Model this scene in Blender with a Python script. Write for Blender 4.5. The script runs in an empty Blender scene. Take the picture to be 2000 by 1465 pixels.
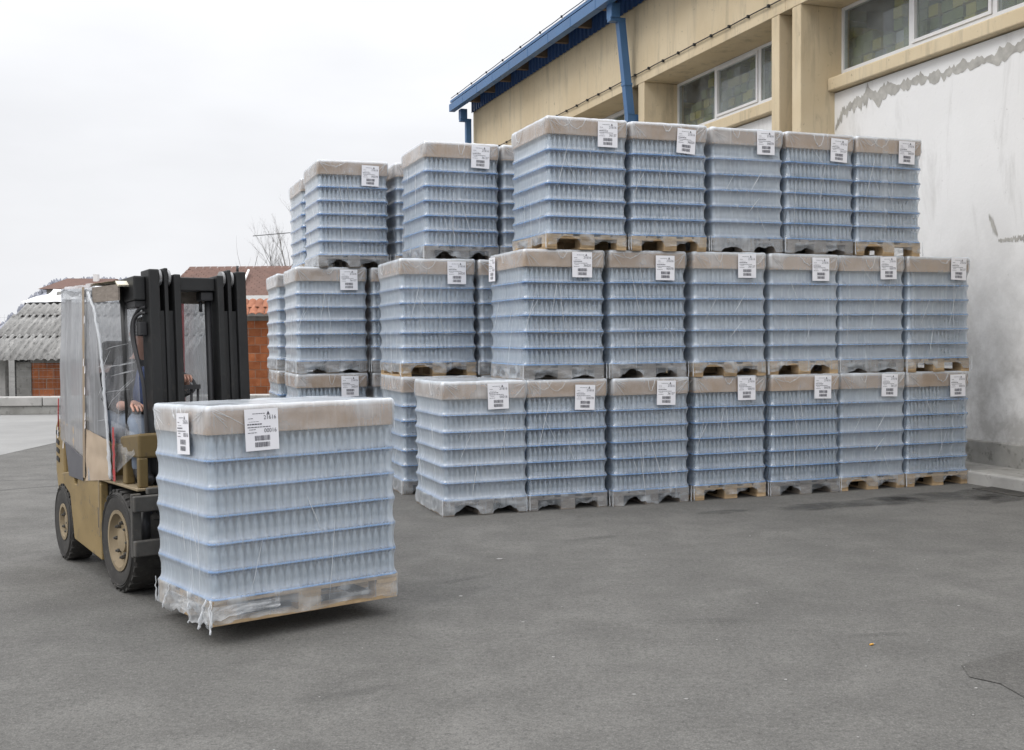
import bpy, math, random
from math import sin, cos, pi, radians, atan, sqrt
from mathutils import Vector, Matrix, Euler, noise

random.seed(7)
S = bpy.context.scene
C = S.collection

# ------------------------------------------------------------------ camera
CAM_H = 1.65
cam_d = bpy.data.cameras.new('camera')
cam = bpy.data.objects.new('camera', cam_d)
C.objects.link(cam)
cam_d.sensor_width = 36.0
cam_d.lens = 36.0 * 2140 / 2000
cam_d.clip_start = 0.05
cam_d.clip_end = 4000
pitch = atan(73 / 2140)
cam.matrix_world = (Matrix.Translation((0, 0, CAM_H)) @ Matrix.Rotation(pi / 2 - pitch, 4, 'X')
                    @ Matrix.Rotation(-0.0082, 4, 'Z'))
S.camera = cam

# ------------------------------------------------------------------ sky and sun
SUN_EL, SUN_AZ = radians(48), radians(-122)          # azimuth from +Y towards +X
world = bpy.data.worlds.new('World')
S.world = world
world.use_nodes = True
nt = world.node_tree
nt.nodes.clear()


def N(tree, kind, **kw):
    n = tree.nodes.new(kind)
    for k, v in kw.items():
        setattr(n, k, v)
    return n


def L(tree, a, b):
    tree.links.new(a, b)


wo = N(nt, 'ShaderNodeOutputWorld')
bg = N(nt, 'ShaderNodeBackground')
bg.inputs['Strength'].default_value = 0.1
sky = N(nt, 'ShaderNodeTexSky', sky_type='NISHITA')
sky.sun_disc = False
sky.sun_elevation = SUN_EL
sky.sun_rotation = SUN_AZ
sky.air_density = 1.5
sky.dust_density = 4
tc = N(nt, 'ShaderNodeTexCoord')
sep = N(nt, 'ShaderNodeSeparateXYZ')
L(nt, tc.outputs['Generated'], sep.inputs[0])
mz = N(nt, 'ShaderNodeMath', operation='MAXIMUM')
L(nt, sep.outputs['Z'], mz.inputs[0])
mz.inputs[1].default_value = 0.0
# overcast radiance: brighter towards the zenith
m1 = N(nt, 'ShaderNodeMath', operation='MULTIPLY_ADD')
L(nt, mz.outputs[0], m1.inputs[0])
m1.inputs[1].default_value = 21.0
m1.inputs[2].default_value = 0.6
m2 = N(nt, 'ShaderNodeMath', operation='MULTIPLY_ADD')
L(nt, mz.outputs[0], m2.inputs[0])
L(nt, m1.outputs[0], m2.inputs[1])
m2.inputs[2].default_value = 8.95
mp = N(nt, 'ShaderNodeMapping')
mp.inputs['Scale'].default_value = (1.6, 1.6, 5.0)
L(nt, tc.outputs['Generated'], mp.inputs[0])
cn = N(nt, 'ShaderNodeTexNoise')
cn.inputs['Scale'].default_value = 1.6
cn.inputs['Detail'].default_value = 5
cn.inputs['Roughness'].default_value = 0.5
L(nt, mp.outputs[0], cn.inputs['Vector'])
cr = N(nt, 'ShaderNodeMapRange')
cr.inputs['From Min'].default_value = 0.3
cr.inputs['From Max'].default_value = 0.7
cr.inputs['To Min'].default_value = 0.92
cr.inputs['To Max'].default_value = 1.08
L(nt, cn.outputs['Fac'], cr.inputs['Value'])
m3 = N(nt, 'ShaderNodeMath', operation='MULTIPLY')
L(nt, m2.outputs[0], m3.inputs[0])
L(nt, cr.outputs[0], m3.inputs[1])
tint = N(nt, 'ShaderNodeMix', data_type='RGBA', blend_type='MULTIPLY')
tint.inputs['Factor'].default_value = 1.0
L(nt, m3.outputs[0], tint.inputs['A'])
tint.inputs['B'].default_value = (0.985, 0.995, 1.03, 1)
mixs = N(nt, 'ShaderNodeMix', data_type='RGBA')
mixs.inputs['Factor'].default_value = 0.94
L(nt, sky.outputs[0], mixs.inputs['A'])
L(nt, tint.outputs['Result'], mixs.inputs['B'])
L(nt, mixs.outputs['Result'], bg.inputs['Color'])
L(nt, bg.outputs[0], wo.inputs[0])

sun_d = bpy.data.lights.new('sun', 'SUN')
sun_d.energy = 1.0
sun_d.angle = radians(25)
sun_d.color = (1.0, 0.965, 0.92)
sun = bpy.data.objects.new('sun', sun_d)
C.objects.link(sun)
sd = Vector((sin(SUN_AZ) * cos(SUN_EL), cos(SUN_AZ) * cos(SUN_EL), sin(SUN_EL)))
sun.rotation_euler = (-sd).to_track_quat('-Z', 'Y').to_euler()

S.view_settings.view_transform = 'Standard'
S.view_settings.look = 'None'
S.view_settings.exposure = 0.0
S.view_settings.gamma = 1.0
S.view_settings.use_curve_mapping = False
S.render.engine = 'CYCLES'
S.cycles.max_bounces = 7
S.cycles.diffuse_bounces = 3
S.cycles.glossy_bounces = 3
S.cycles.transmission_bounces = 4
S.cycles.transparent_max_bounces = 20
S.cycles.use_denoising = True
S.cycles.sample_clamp_indirect = 4.0

# ------------------------------------------------------------------ frames of reference
TH = radians(19.5)
U = Vector((-sin(TH), cos(TH), 0))
V = Vector((cos(TH), sin(TH), 0))


def at(v, u, z=0.0):
    return V * v + U * u + Vector((0, 0, z))


# ------------------------------------------------------------------ materials
MATS = {}


class T:
    """small node-graph helper"""

    def __init__(self, name):
        self.m = bpy.data.materials.new(name)
        self.m.use_nodes = True
        self.t = self.m.node_tree
        self.t.nodes.clear()
        self.out = N(self.t, 'ShaderNodeOutputMaterial')
        self.tc = N(self.t, 'ShaderNodeTexCoord')
        self.oi = N(self.t, 'ShaderNodeObjectInfo')
        MATS[name] = self.m

    def coords(self, scale=(1, 1, 1), rot=(0, 0, 0), rand=0.0, src='Object'):
        mp = N(self.t, 'ShaderNodeMapping')
        mp.inputs['Scale'].default_value = scale
        mp.inputs['Rotation'].default_value = rot
        if src == 'World':
            g = N(self.t, 'ShaderNodeNewGeometry')
            L(self.t, g.outputs['Position'], mp.inputs['Vector'])
        else:
            L(self.t, self.tc.outputs[src], mp.inputs['Vector'])
        if rand:
            mu = N(self.t, 'ShaderNodeMath', operation='MULTIPLY')
            L(self.t, self.oi.outputs['Random'], mu.inputs[0])
            mu.inputs[1].default_value = rand
            L(self.t, mu.outputs[0], mp.inputs['Location'])
        return mp.outputs[0]

    def noise(self, vec, scale=5, detail=4, rough=0.55, dist=0.0):
        n = N(self.t, 'ShaderNodeTexNoise')
        n.inputs['Scale'].default_value = scale
        n.inputs['Detail'].default_value = detail
        n.inputs['Roughness'].default_value = rough
        n.inputs['Distortion'].default_value = dist
        L(self.t, vec, n.inputs['Vector'])
        return n.outputs['Fac']

    def voro(self, vec, scale=5, feature='F1', out='Distance'):
        n = N(self.t, 'ShaderNodeTexVoronoi', feature=feature)
        n.inputs['Scale'].default_value = scale
        L(self.t, vec, n.inputs['Vector'])
        return n.outputs[out]

    def ramp(self, fac, stops):
        r = N(self.t, 'ShaderNodeValToRGB')
        e = r.color_ramp.elements
        while len(e) < len(stops):
            e.new(0.5)
        for k, (p, c) in enumerate(stops):
            e[k].position = p
            e[k].color = (*c, 1) if len(c) == 3 else c
        L(self.t, fac, r.inputs[0])
        return r.outputs[0]

    def rng(self, fac, a, b, c, d):
        r = N(self.t, 'ShaderNodeMapRange')
        for k, v in zip(('From Min', 'From Max', 'To Min', 'To Max'), (a, b, c, d)):
            r.inputs[k].default_value = v
        L(self.t, fac, r.inputs['Value'])
        return r.outputs[0]

    def math(self, op, a, b=None, c=None, clamp=False):
        n = N(self.t, 'ShaderNodeMath', operation=op)
        n.use_clamp = clamp
        for i, x in enumerate((a, b, c)):
            if x is None:
                continue
            if isinstance(x, (int, float)):
                n.inputs[i].default_value = x
            else:
                L(self.t, x, n.inputs[i])
        return n.outputs[0]

    def mix(self, fac, a, b, mode='MIX'):
        n = N(self.t, 'ShaderNodeMix', data_type='RGBA', blend_type=mode)
        for nm, x in (('Factor', fac), ('A', a), ('B', b)):
            if isinstance(x, (int, float)):
                n.inputs[nm].default_value = x if nm == 'Factor' else (x, x, x, 1)
            elif isinstance(x, tuple):
                n.inputs[nm].default_value = (*x, 1)
            else:
                L(self.t, x, n.inputs[nm])
        return n.outputs['Result']

    def vary(self, col, amount=0.15):
        """brightness change from one object to the next"""
        f = self.rng(self.oi.outputs['Random'], 0, 1, 1 - amount, 1 + amount)
        return self.mix(1.0, col, f, 'MULTIPLY')

    def attr(self, name):
        a = N(self.t, 'ShaderNodeAttribute')
        a.attribute_name = name
        return a.outputs['Fac']

    def bump(self, h, strength=0.3, dist=0.01):
        b = N(self.t, 'ShaderNodeBump')
        b.inputs['Strength'].default_value = strength
        b.inputs['Distance'].default_value = dist
        L(self.t, h, b.inputs['Height'])
        return b.outputs[0]

    def bsdf(self, col, rough=0.6, metal=0.0, normal=None, spec=0.5, trans=0.0, alpha=None):
        p = N(self.t, 'ShaderNodeBsdfPrincipled')
        for nm, x in (('Base Color', col), ('Roughness', rough), ('Metallic', metal),
                      ('Specular IOR Level', spec), ('Transmission Weight', trans)):
            if isinstance(x, tuple):
                p.inputs[nm].default_value = (*x, 1)
            elif isinstance(x, (int, float)):
                p.inputs[nm].default_value = x
            else:
                L(self.t, x, p.inputs[nm])
        if normal is not None:
            L(self.t, normal, p.inputs['Normal'])
        return p.outputs[0]

    def done(self, shader):
        L(self.t, shader, self.out.inputs['Surface'])
        return self.m


def simple(name, c1, c2, scale=6, rough=0.6, metal=0.0, bump=0.15, bscale=60, stretch=(1, 1, 1), vary=0.0,
           spots=None, rand=3.0, spec=0.4):
    t = T(name)
    v = t.coords(stretch, rand=rand)
    n = t.noise(v, scale, 6, 0.6)
    col = t.ramp(n, [(0.3, c1), (0.7, c2)])
    if spots:
        sp = t.noise(v, scale * 3.1, 5, 0.7)
        f = t.rng(sp, spots[1], spots[1] + 0.08, 0, spots[2])
        col = t.mix(f, col, spots[0])
    if vary:
        col = t.vary(col, vary)
    nb = t.bump(t.noise(v, bscale, 3), bump, 0.004) if bump else None
    r = t.rng(n, 0.2, 0.8, max(0.02, rough - 0.08), min(1, rough + 0.08))
    return t.done(t.bsdf(col, r, metal, nb, spec))


# --- asphalt
def asphalt(name, gain):
    t = T(name)
    v = t.coords(src='World')
    big = t.noise(v, 0.30, 6, 0.62, 0.5)
    mid = t.noise(v, 1.9, 7, 0.7, 0.3)
    spot = t.noise(v, 5.5, 5, 0.7)
    gr1 = t.noise(v, 34, 4, 0.8)
    fin = t.noise(v, 95, 3, 0.75)
    agg = t.voro(v, 120)
    col = t.ramp(big, [(0.28, (0.115, 0.113, 0.107)), (0.5, (0.158, 0.155, 0.147)), (0.72, (0.196, 0.192, 0.182))])
    col = t.mix(t.rng(mid, 0.42, 0.68, 0.0, 0.65), col, (0.098, 0.096, 0.092))
    col = t.mix(t.rng(mid, 0.28, 0.42, 0.55, 0.0), col, (0.21, 0.205, 0.195))
    col = t.mix(t.rng(spot, 0.60, 0.72, 0.0, 0.45), col, (0.085, 0.083, 0.08))
    col = t.mix(t.rng(spot, 0.26, 0.36, 0.5, 0.0), col, (0.235, 0.23, 0.22))
    col = t.mix(t.rng(gr1, 0.32, 0.5, 0.7, 0.0), col, (0.055, 0.054, 0.052))
    col = t.mix(t.rng(gr1, 0.55, 0.7, 0.0, 0.5), col, (0.25, 0.247, 0.24))
    col = t.mix(t.rng(fin, 0.35, 0.6, 0.55, 0.0), col, (0.05, 0.05, 0.05))
    col = t.mix(t.rng(fin, 0.58, 0.8, 0.0, 0.6), col, (0.29, 0.285, 0.275))
    col = t.mix(t.rng(agg, 0.0, 0.25, 0.3, 0.0), col, (0.26, 0.255, 0.245))
    col = t.mix(1.0, col, gain, 'MULTIPLY')
    h = t.math('ADD', t.math('MULTIPLY', fin, 0.6), t.math('ADD', t.math('MULTIPLY', agg, 0.5), t.math('MULTIPLY', gr1, 0.8)))
    t.done(t.bsdf(col, t.rng(mid, 0.3, 0.7, 0.78, 0.95), 0, t.bump(h, 0.6, 0.008), 0.3))


asphalt('asphalt', (1.0, 0.99, 0.965))
asphalt('old_patch', (0.84, 0.825, 0.80))

t = T('damp_asphalt')
v = t.coords(src='World')
fin = t.noise(v, 100, 3, 0.7)
mid = t.noise(v, 3.0, 5, 0.6)
col = t.ramp(mid, [(0.3, (0.059, 0.058, 0.055)), (0.7, (0.081, 0.078, 0.075))])
tr = N(t.t, 'ShaderNodeBsdfTransparent')
ms = N(t.t, 'ShaderNodeMixShader')
edge = t.attr('wrap')
L(t.t, t.math('MULTIPLY', t.math('POWER', edge, 0.7), t.rng(mid, 0.35, 0.6, 0.12, 0.62)), ms.inputs[0])
L(t.t, tr.outputs[0], ms.inputs[1])
L(t.t, t.bsdf(col, t.rng(mid, 0.3, 0.7, 0.4, 0.65), 0, t.bump(fin, 0.3, 0.004), 0.4), ms.inputs[2])
t.done(ms.outputs[0])

t = T('pale_concrete')
v = t.coords(src='World')
mid = t.noise(v, 0.5, 6, 0.65, 0.3)
fin = t.noise(v, 40, 4, 0.7)
col = t.ramp(mid, [(0.3, (0.235, 0.233, 0.226)), (0.7, (0.32, 0.317, 0.307))])
col = t.mix(t.rng(fin, 0.35, 0.7, 0.3, 0.0), col, (0.16, 0.16, 0.155))
t.done(t.bsdf(col, 0.9, 0, t.bump(fin, 0.3, 0.004), 0.3))

# --- film: a thin milky stretch wrap, thicker where more layers lie over each other
def film(name, base, amp, streak_dir=(0, 0, 0), face=0.3, tone=(0.80, 0.83, 0.87), lines=0.5, rough=0.22, tl=0.4, gloss=0.06, var=0.0):
    t = T(name)
    v1 = t.coords((1, 1, 0.7), rand=9.0)
    cloud = t.noise(v1, 2.6, 5, 0.6, 0.8)
    v2 = t.coords((1.0, 1.0, 0.045), rot=streak_dir, rand=9.0)
    st = t.noise(v2, 34, 3, 0.6, 0.0)
    v3 = t.coords((1.0, 1.0, 0.05), rot=(streak_dir[0] + 0.35, streak_dir[1] + 0.45, 0), rand=17.0)
    st2 = t.noise(v3, 13, 2, 0.5, 0.0)
    f = t.math('ADD', base, t.math('MULTIPLY', t.rng(cloud, 0.3, 0.7, -0.5, 0.8), amp))
    f = t.math('ADD', f, t.rng(st, 0.5, 0.75, 0.0, 0.28 * lines))
    f = t.math('ADD', f, t.rng(st2, 0.62, 0.75, 0.0, 0.4 * lines))
    f = t.math('ADD', f, t.attr('wrap'))
    if var:
        f = t.math('ADD', f, t.rng(t.oi.outputs['Random'], 0, 1, -0.06, var - 0.06))
    lw = N(t.t, 'ShaderNodeLayerWeight')
    lw.inputs['Blend'].default_value = 0.5
    f = t.math('ADD', f, t.math('MULTIPLY', t.math('POWER', lw.outputs['Facing'], 2.0), face))
    f = t.math('MAXIMUM', t.math('MINIMUM', f, 0.94), 0.04)
    h = t.math('ADD', t.math('MULTIPLY', st, 0.8), t.math('ADD', t.math('MULTIPLY', st2, 0.9), t.math('MULTIPLY', cloud, 1.4)))
    nb = t.bump(h, 0.45, 0.012)
    df = N(t.t, 'ShaderNodeBsdfDiffuse')
    df.inputs['Color'].default_value = (*tone, 1)
    L(t.t, nb, df.inputs['Normal'])
    tls = N(t.t, 'ShaderNodeBsdfTranslucent')
    tls.inputs['Color'].default_value = (*tone, 1)
    L(t.t, nb, tls.inputs['Normal'])
    a = N(t.t, 'ShaderNodeMixShader')
    a.inputs[0].default_value = tl
    L(t.t, df.outputs[0], a.inputs[1])
    L(t.t, tls.outputs[0], a.inputs[2])
    tr = N(t.t, 'ShaderNodeBsdfTransparent')
    tr.inputs['Color'].default_value = (0.95, 0.965, 0.98, 1)
    b = N(t.t, 'ShaderNodeMixShader')
    L(t.t, f, b.inputs[0])
    L(t.t, tr.outputs[0], b.inputs[1])
    L(t.t, a.outputs[0], b.inputs[2])
    gl = N(t.t, 'ShaderNodeBsdfGlossy')
    gl.inputs['Roughness'].default_value = rough
    L(t.t, nb, gl.inputs['Normal'])
    sch = t.math('MULTIPLY_ADD', t.math('POWER', lw.outputs['Facing'], 5.0), 0.7, gloss)
    c = N(t.t, 'ShaderNodeMixShader')
    L(t.t, sch, c.inputs[0])
    L(t.t, b.outputs[0], c.inputs[1])
    L(t.t, gl.outputs[0], c.inputs[2])
    return t.done(c.outputs[0])


film('stretch_film', 0.255, 0.10, lines=0.4, tone=(0.81, 0.875, 0.94), tl=0.25, rough=0.14, gloss=0.085, var=0.17)
film('fold_film', 0.62, 0.1, face=0.2, lines=0.2, tone=(0.86, 0.88, 0.9))
film('cab_film_rear', 0.50, 0.2, face=0.2, tone=(0.50, 0.51, 0.53), lines=0.9, rough=0.16, gloss=0.05)
film('cab_film_front', 0.09, 0.14, streak_dir=(0, 1.0, 0), face=0.15, tone=(0.75, 0.76, 0.78), lines=0.6, rough=0.12, gloss=0.03)

# --- bottle glass: pale blue, half see-through
t = T('bottle_glass')
lw = N(t.t, 'ShaderNodeLayerWeight')
lw.inputs['Blend'].default_value = 0.5
tr = N(t.t, 'ShaderNodeBsdfTransparent')
tr.inputs['Color'].default_value = (0.78, 0.89, 0.95, 1)
df = N(t.t, 'ShaderNodeBsdfDiffuse')
df.inputs['Color'].default_value = (0.39, 0.475, 0.54, 1)
gl = N(t.t, 'ShaderNodeBsdfGlossy')
gl.inputs['Roughness'].default_value = 0.08
gl.inputs['Color'].default_value = (0.95, 0.97, 1, 1)
ms = N(t.t, 'ShaderNodeMixShader')
ms.inputs[0].default_value = 0.55
L(t.t, tr.outputs[0], ms.inputs[1])
L(t.t, df.outputs[0], ms.inputs[2])
m2_ = N(t.t, 'ShaderNodeMixShader')
L(t.t, t.math('MULTIPLY_ADD', t.math('POWER', lw.outputs['Facing'], 4.0), 0.6, 0.16), m2_.inputs[0])
L(t.t, ms.outputs[0], m2_.inputs[1])
L(t.t, gl.outputs[0], m2_.inputs[2])
t.done(m2_.outputs[0])

t = T('tray_plastic')
pb = t.bsdf((0.17, 0.44, 0.82), 0.35)
tl = N(t.t, 'ShaderNodeBsdfTranslucent')
tl.inputs['Color'].default_value = (0.12, 0.34, 0.72, 1)
ms = N(t.t, 'ShaderNodeMixShader')
ms.inputs[0].default_value = 0.3
L(t.t, pb, ms.inputs[1])
L(t.t, tl.outputs[0], ms.inputs[2])
t.done(ms.outputs[0])

simple('cardboard', (0.39, 0.275, 0.185), (0.47, 0.345, 0.245), 3, 0.8, bump=0.08, bscale=90, vary=0.13)
simple('paper', (0.80, 0.80, 0.84), (0.84, 0.84, 0.87), 5, 0.6, bump=0.0)
simple('ink', (0.05, 0.05, 0.07), (0.06, 0.06, 0.08), 5, 0.7, bump=0.0)
for nm, a, b in (('pallet_wood', (0.33, 0.225, 0.125), (0.52, 0.385, 0.235)), ('grey_wood', (0.17, 0.145, 0.125), (0.28, 0.245, 0.21))):
    t = T(nm)
    v = t.coords((2.5, 2.5, 14), rand=5)
    n = t.noise(v, 4, 6, 0.65, 0.6)
    w = t.noise(t.coords((1, 1, 1), rand=5), 22, 4, 0.7)
    col = t.ramp(n, [(0.28, a), (0.7, b)])
    col = t.mix(t.rng(w, 0.55, 0.75, 0, 0.5), col, (0.10, 0.075, 0.055))
    col = t.vary(col, 0.28)
    t.done(t.bsdf(col, 0.85, 0, t.bump(n, 0.4, 0.004), 0.25))

# --- building
t = T('ochre_concrete')
v = t.coords(src='World')
n = t.noise(v, 0.8, 6, 0.6)
col = t.ramp(n, [(0.3, (0.59, 0.48, 0.315)), (0.7, (0.68, 0.575, 0.405))])
vs = t.coords((1.6, 1.6, 0.22), src='World')
st = t.noise(vs, 2.6, 6, 0.7, 0.4)
col = t.mix(t.rng(st, 0.52, 0.74, 0, 0.6), col, (0.29, 0.25, 0.185))
st3 = t.noise(t.coords((4.0, 4.0, 0.9), src='World'), 1.7, 6, 0.8, 0.6)
msk = t.rng(t.noise(v, 0.55, 4, 0.6), 0.5, 0.62, 0.0, 1.0)
col = t.mix(t.math('MULTIPLY', msk, t.rng(st3, 0.56, 0.70, 0, 0.6)), col, (0.19, 0.165, 0.13))
fl = t.noise(v, 9, 6, 0.75)
col = t.mix(t.rng(fl, 0.62, 0.70, 0, 0.65), col, (0.20, 0.17, 0.125))
t.done(t.bsdf(col, 0.85, 0, t.bump(t.noise(v, 30, 5), 0.3, 0.006), 0.25))

t = T('white_plaster')
v = t.coords(src='World')
n = t.noise(v, 0.5, 6, 0.6)
col = t.ramp(n, [(0.3, (0.74, 0.735, 0.725)), (0.7, (0.82, 0.817, 0.81))])
vs = t.coords((1.5, 1.5, 0.3), src='World')
st = t.noise(vs, 1.7, 6, 0.7, 0.5)
col = t.mix(t.rng(st, 0.56, 0.76, 0, 0.5), col, (0.44, 0.43, 0.41))
sp = N(t.t, 'ShaderNodeSeparateXYZ')
gg = N(t.t, 'ShaderNodeNewGeometry')
L(t.t, gg.outputs['Position'], sp.inputs[0])
d2 = t.noise(v, 2.2, 6, 0.7)
low = t.math('MULTIPLY', t.rng(sp.outputs['Z'], 0.4, 3.4, 1.0, 0.0), t.rng(d2, 0.36, 0.6, 0.15, 0.95))
col = t.mix(low, col, (0.40, 0.39, 0.375))
fk = t.noise(v, 14, 6, 0.75)
col = t.mix(t.rng(fk, 0.65, 0.7, 0, 0.55), col, (0.36, 0.35, 0.33))
t.done(t.bsdf(col, 0.85, 0, t.bump(t.noise(v, 22, 5), 0.35, 0.006), 0.25))

simple('mortar', (0.33, 0.32, 0.295), (0.50, 0.485, 0.45), 9, 0.9, bump=0.5, bscale=40)
simple('stained_concrete', (0.20, 0.195, 0.18), (0.36, 0.355, 0.335), 2.2, 0.9, bump=0.4, bscale=25, spots=((0.12, 0.115, 0.105), 0.55, 0.6), vary=0.1)
simple('light_stained_concrete', (0.30, 0.295, 0.28), (0.45, 0.44, 0.42), 2.2, 0.9, bump=0.4, bscale=25, spots=((0.18, 0.175, 0.16), 0.57, 0.6), vary=0.1)
simple('blue_metal', (0.052, 0.13, 0.27), (0.072, 0.165, 0.325), 1.5, 0.5, bump=0.05, vary=0.07, spots=((0.10, 0.13, 0.17), 0.62, 0.5))
simple('blue_cladding', (0.03, 0.075, 0.19), (0.045, 0.10, 0.24), 1.5, 0.5, bump=0.05, vary=0.07)
simple('window_frame_white', (0.74, 0.75, 0.76), (0.80, 0.80, 0.81), 3, 0.4, bump=0.0)
simple('roof_underside', (0.12, 0.085, 0.055), (0.2, 0.14, 0.09), 5, 0.8)
simple('black_cable', (0.02, 0.02, 0.02), (0.03, 0.03, 0.03), 5, 0.6, bump=0)
simple('interior_dark', (0.06, 0.06, 0.06), (0.09, 0.09, 0.085), 2, 0.9)

t = T('window_glass')
tr = N(t.t, 'ShaderNodeBsdfTransparent')
tr.inputs['Color'].default_value = (0.93, 0.95, 0.94, 1)
gl = N(t.t, 'ShaderNodeBsdfGlossy')
gl.inputs['Roughness'].default_value = 0.02
L(t.t, t.bump(t.noise(t.coords(rand=3), 1.6, 2), 0.04, 0.05), gl.inputs['Normal'])
lw = N(t.t, 'ShaderNodeLayerWeight')
lw.inputs['Blend'].default_value = 0.5
ms = N(t.t, 'ShaderNodeMixShader')
L(t.t, t.math('MULTIPLY_ADD', t.math('POWER', lw.outputs['Facing'], 5.0), 0.9, 0.05), ms.inputs[0])
L(t.t, tr.outputs[0], ms.inputs[1])
L(t.t, gl.outputs[0], ms.inputs[2])
du = N(t.t, 'ShaderNodeBsdfDiffuse')
du.inputs['Color'].default_value = (0.5, 0.54, 0.55, 1)
md = N(t.t, 'ShaderNodeMixShader')
dn = t.noise(t.coords((1, 1, 1), rand=7), 1.6, 5, 0.6)
L(t.t, t.rng(dn, 0.35, 0.7, 0.03, 0.28), md.inputs[0])
L(t.t, ms.outputs[0], md.inputs[1])
L(t.t, du.outputs[0], md.inputs[2])
t.done(md.outputs[0])

simple('crate_green', (0.10, 0.135, 0.04), (0.16, 0.20, 0.065), 7, 0.6, vary=0.2)
simple('crate_yellow', (0.26, 0.24, 0.055), (0.34, 0.31, 0.07), 7, 0.6, vary=0.4)
simple('crate_grey', (0.22, 0.25, 0.27), (0.32, 0.35, 0.37), 7, 0.6, vary=0.3)

# --- yard walls, houses
t = T('hollow_brick')
v = t.coords(rand=6)
n = t.noise(v, 3.5, 5, 0.65)
col = t.ramp(n, [(0.3, (0.27, 0.085, 0.035)), (0.7, (0.40, 0.145, 0.062))])
g = t.noise(t.coords((1, 1, 1), rand=6), 14, 4, 0.7)
col = t.mix(t.rng(g, 0.6, 0.7, 0, 0.45), col, (0.36, 0.28, 0.22))
col = t.vary(col, 0.22)
t.done(t.bsdf(col, 0.9, 0, t.bump(t.noise(t.coords((60, 60, 1)), 1, 1), 0.4, 0.006), 0.2))
simple('brick_mortar', (0.30, 0.27, 0.23), (0.42, 0.385, 0.335), 8, 0.95, bump=0.4)
simple('clay_tile', (0.27, 0.10, 0.055), (0.38, 0.165, 0.095), 6, 0.8, bump=0.2, vary=0.15, spots=((0.2, 0.09, 0.05), 0.6, 0.6))
simple('brown_tile', (0.10, 0.055, 0.042), (0.155, 0.088, 0.068), 3, 0.85, bump=0.2, vary=0.12)
simple('asbestos', (0.235, 0.23, 0.22), (0.40, 0.395, 0.38), 3, 0.92, bump=0.3, bscale=30, stretch=(3, 0.7, 1), spots=((0.10, 0.10, 0.095), 0.53, 0.7), vary=0.12)
simple('tarpaulin', (0.60, 0.61, 0.62), (0.78, 0.78, 0.79), 3, 0.6, bump=0.2, bscale=12)
simple('bark', (0.05, 0.042, 0.036), (0.09, 0.075, 0.065), 9, 0.9, bump=0.4)
simple('haze_tinted_wood', (0.26, 0.27, 0.31), (0.32, 0.33, 0.37), 0.1, 0.95, bump=0)  # bare woods, with distance haze painted in as a paler, bluer colour
simple('wire_metal', (0.16, 0.16, 0.16), (0.22, 0.22, 0.22), 9, 0.6, bump=0)
simple('white_paint', (0.72, 0.72, 0.71), (0.80, 0.80, 0.79), 4, 0.5, bump=0.05)

# --- forklift
simple('tan_paint', (0.20, 0.14, 0.056), (0.29, 0.21, 0.095), 4, 0.5, bump=0.12, bscale=30, spots=((0.15, 0.115, 0.07), 0.57, 0.7))
simple('olive_paint', (0.115, 0.08, 0.03), (0.175, 0.125, 0.052), 4, 0.55, bump=0.12, bscale=30, spots=((0.08, 0.06, 0.035), 0.57, 0.7))
simple('dusty_tan', (0.20, 0.155, 0.095), (0.30, 0.24, 0.155), 4, 0.7, bump=0.12, bscale=30, spots=((0.16, 0.13, 0.09), 0.58, 0.6))
simple('mast_paint', (0.010, 0.0105, 0.011), (0.019, 0.0195, 0.020), 5, 0.5, bump=0.1, bscale=40, spots=((0.04, 0.037, 0.034), 0.60, 0.6))
simple('worn_steel', (0.06, 0.058, 0.055), (0.12, 0.115, 0.105), 6, 0.6, metal=0.3, bump=0.2, bscale=40, spots=((0.16, 0.14, 0.11), 0.58, 0.6))
simple('roller_steel', (0.20, 0.20, 0.20), (0.30, 0.30, 0.30), 6, 0.4, metal=0.6, bump=0.05)
simple('rubber', (0.028, 0.027, 0.026), (0.055, 0.052, 0.048), 7, 0.8, bump=0.3, bscale=50, spots=((0.085, 0.08, 0.072), 0.58, 0.6))
simple('black_plastic', (0.018, 0.018, 0.02), (0.03, 0.03, 0.032), 6, 0.5, bump=0.1)
simple('grey_board', (0.085, 0.085, 0.095), (0.13, 0.13, 0.14), 5, 0.6, bump=0.1)
simple('kraft_board', (0.36, 0.28, 0.20), (0.46, 0.37, 0.28), 3, 0.8, bump=0.15, bscale=20)
simple('brown_tape', (0.23, 0.165, 0.105), (0.31, 0.235, 0.15), 8, 0.4, bump=0.15, bscale=30)
simple('red_paint', (0.28, 0.03, 0.03), (0.42, 0.05, 0.05), 14, 0.5, bump=0.05, spots=((0.7, 0.6, 0.6), 0.6, 0.6))
simple('roof_board', (0.62, 0.58, 0.46), (0.72, 0.68, 0.56), 5, 0.7)
simple('skin', (0.46, 0.255, 0.19), (0.54, 0.31, 0.235), 12, 0.5, bump=0.1)
simple('hair', (0.03, 0.022, 0.018), (0.05, 0.04, 0.03), 30, 0.6)
simple('jacket_cloth', (0.011, 0.012, 0.015), (0.024, 0.025, 0.03), 9, 0.85, bump=0.3, bscale=25)
simple('blue_cloth', (0.05, 0.085, 0.22), (0.07, 0.11, 0.27), 9, 0.85, bump=0.3, bscale=25)
simple('denim', (0.14, 0.17, 0.22), (0.24, 0.28, 0.34), 9, 0.9, bump=0.3, bscale=60)
simple('orange_filter', (0.65, 0.33, 0.06), (0.7, 0.38, 0.08), 5, 0.8, bump=0)
simple('litter_pale', (0.22, 0.216, 0.208), (0.34, 0.335, 0.32), 5, 0.8, bump=0)
M = MATS


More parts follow.
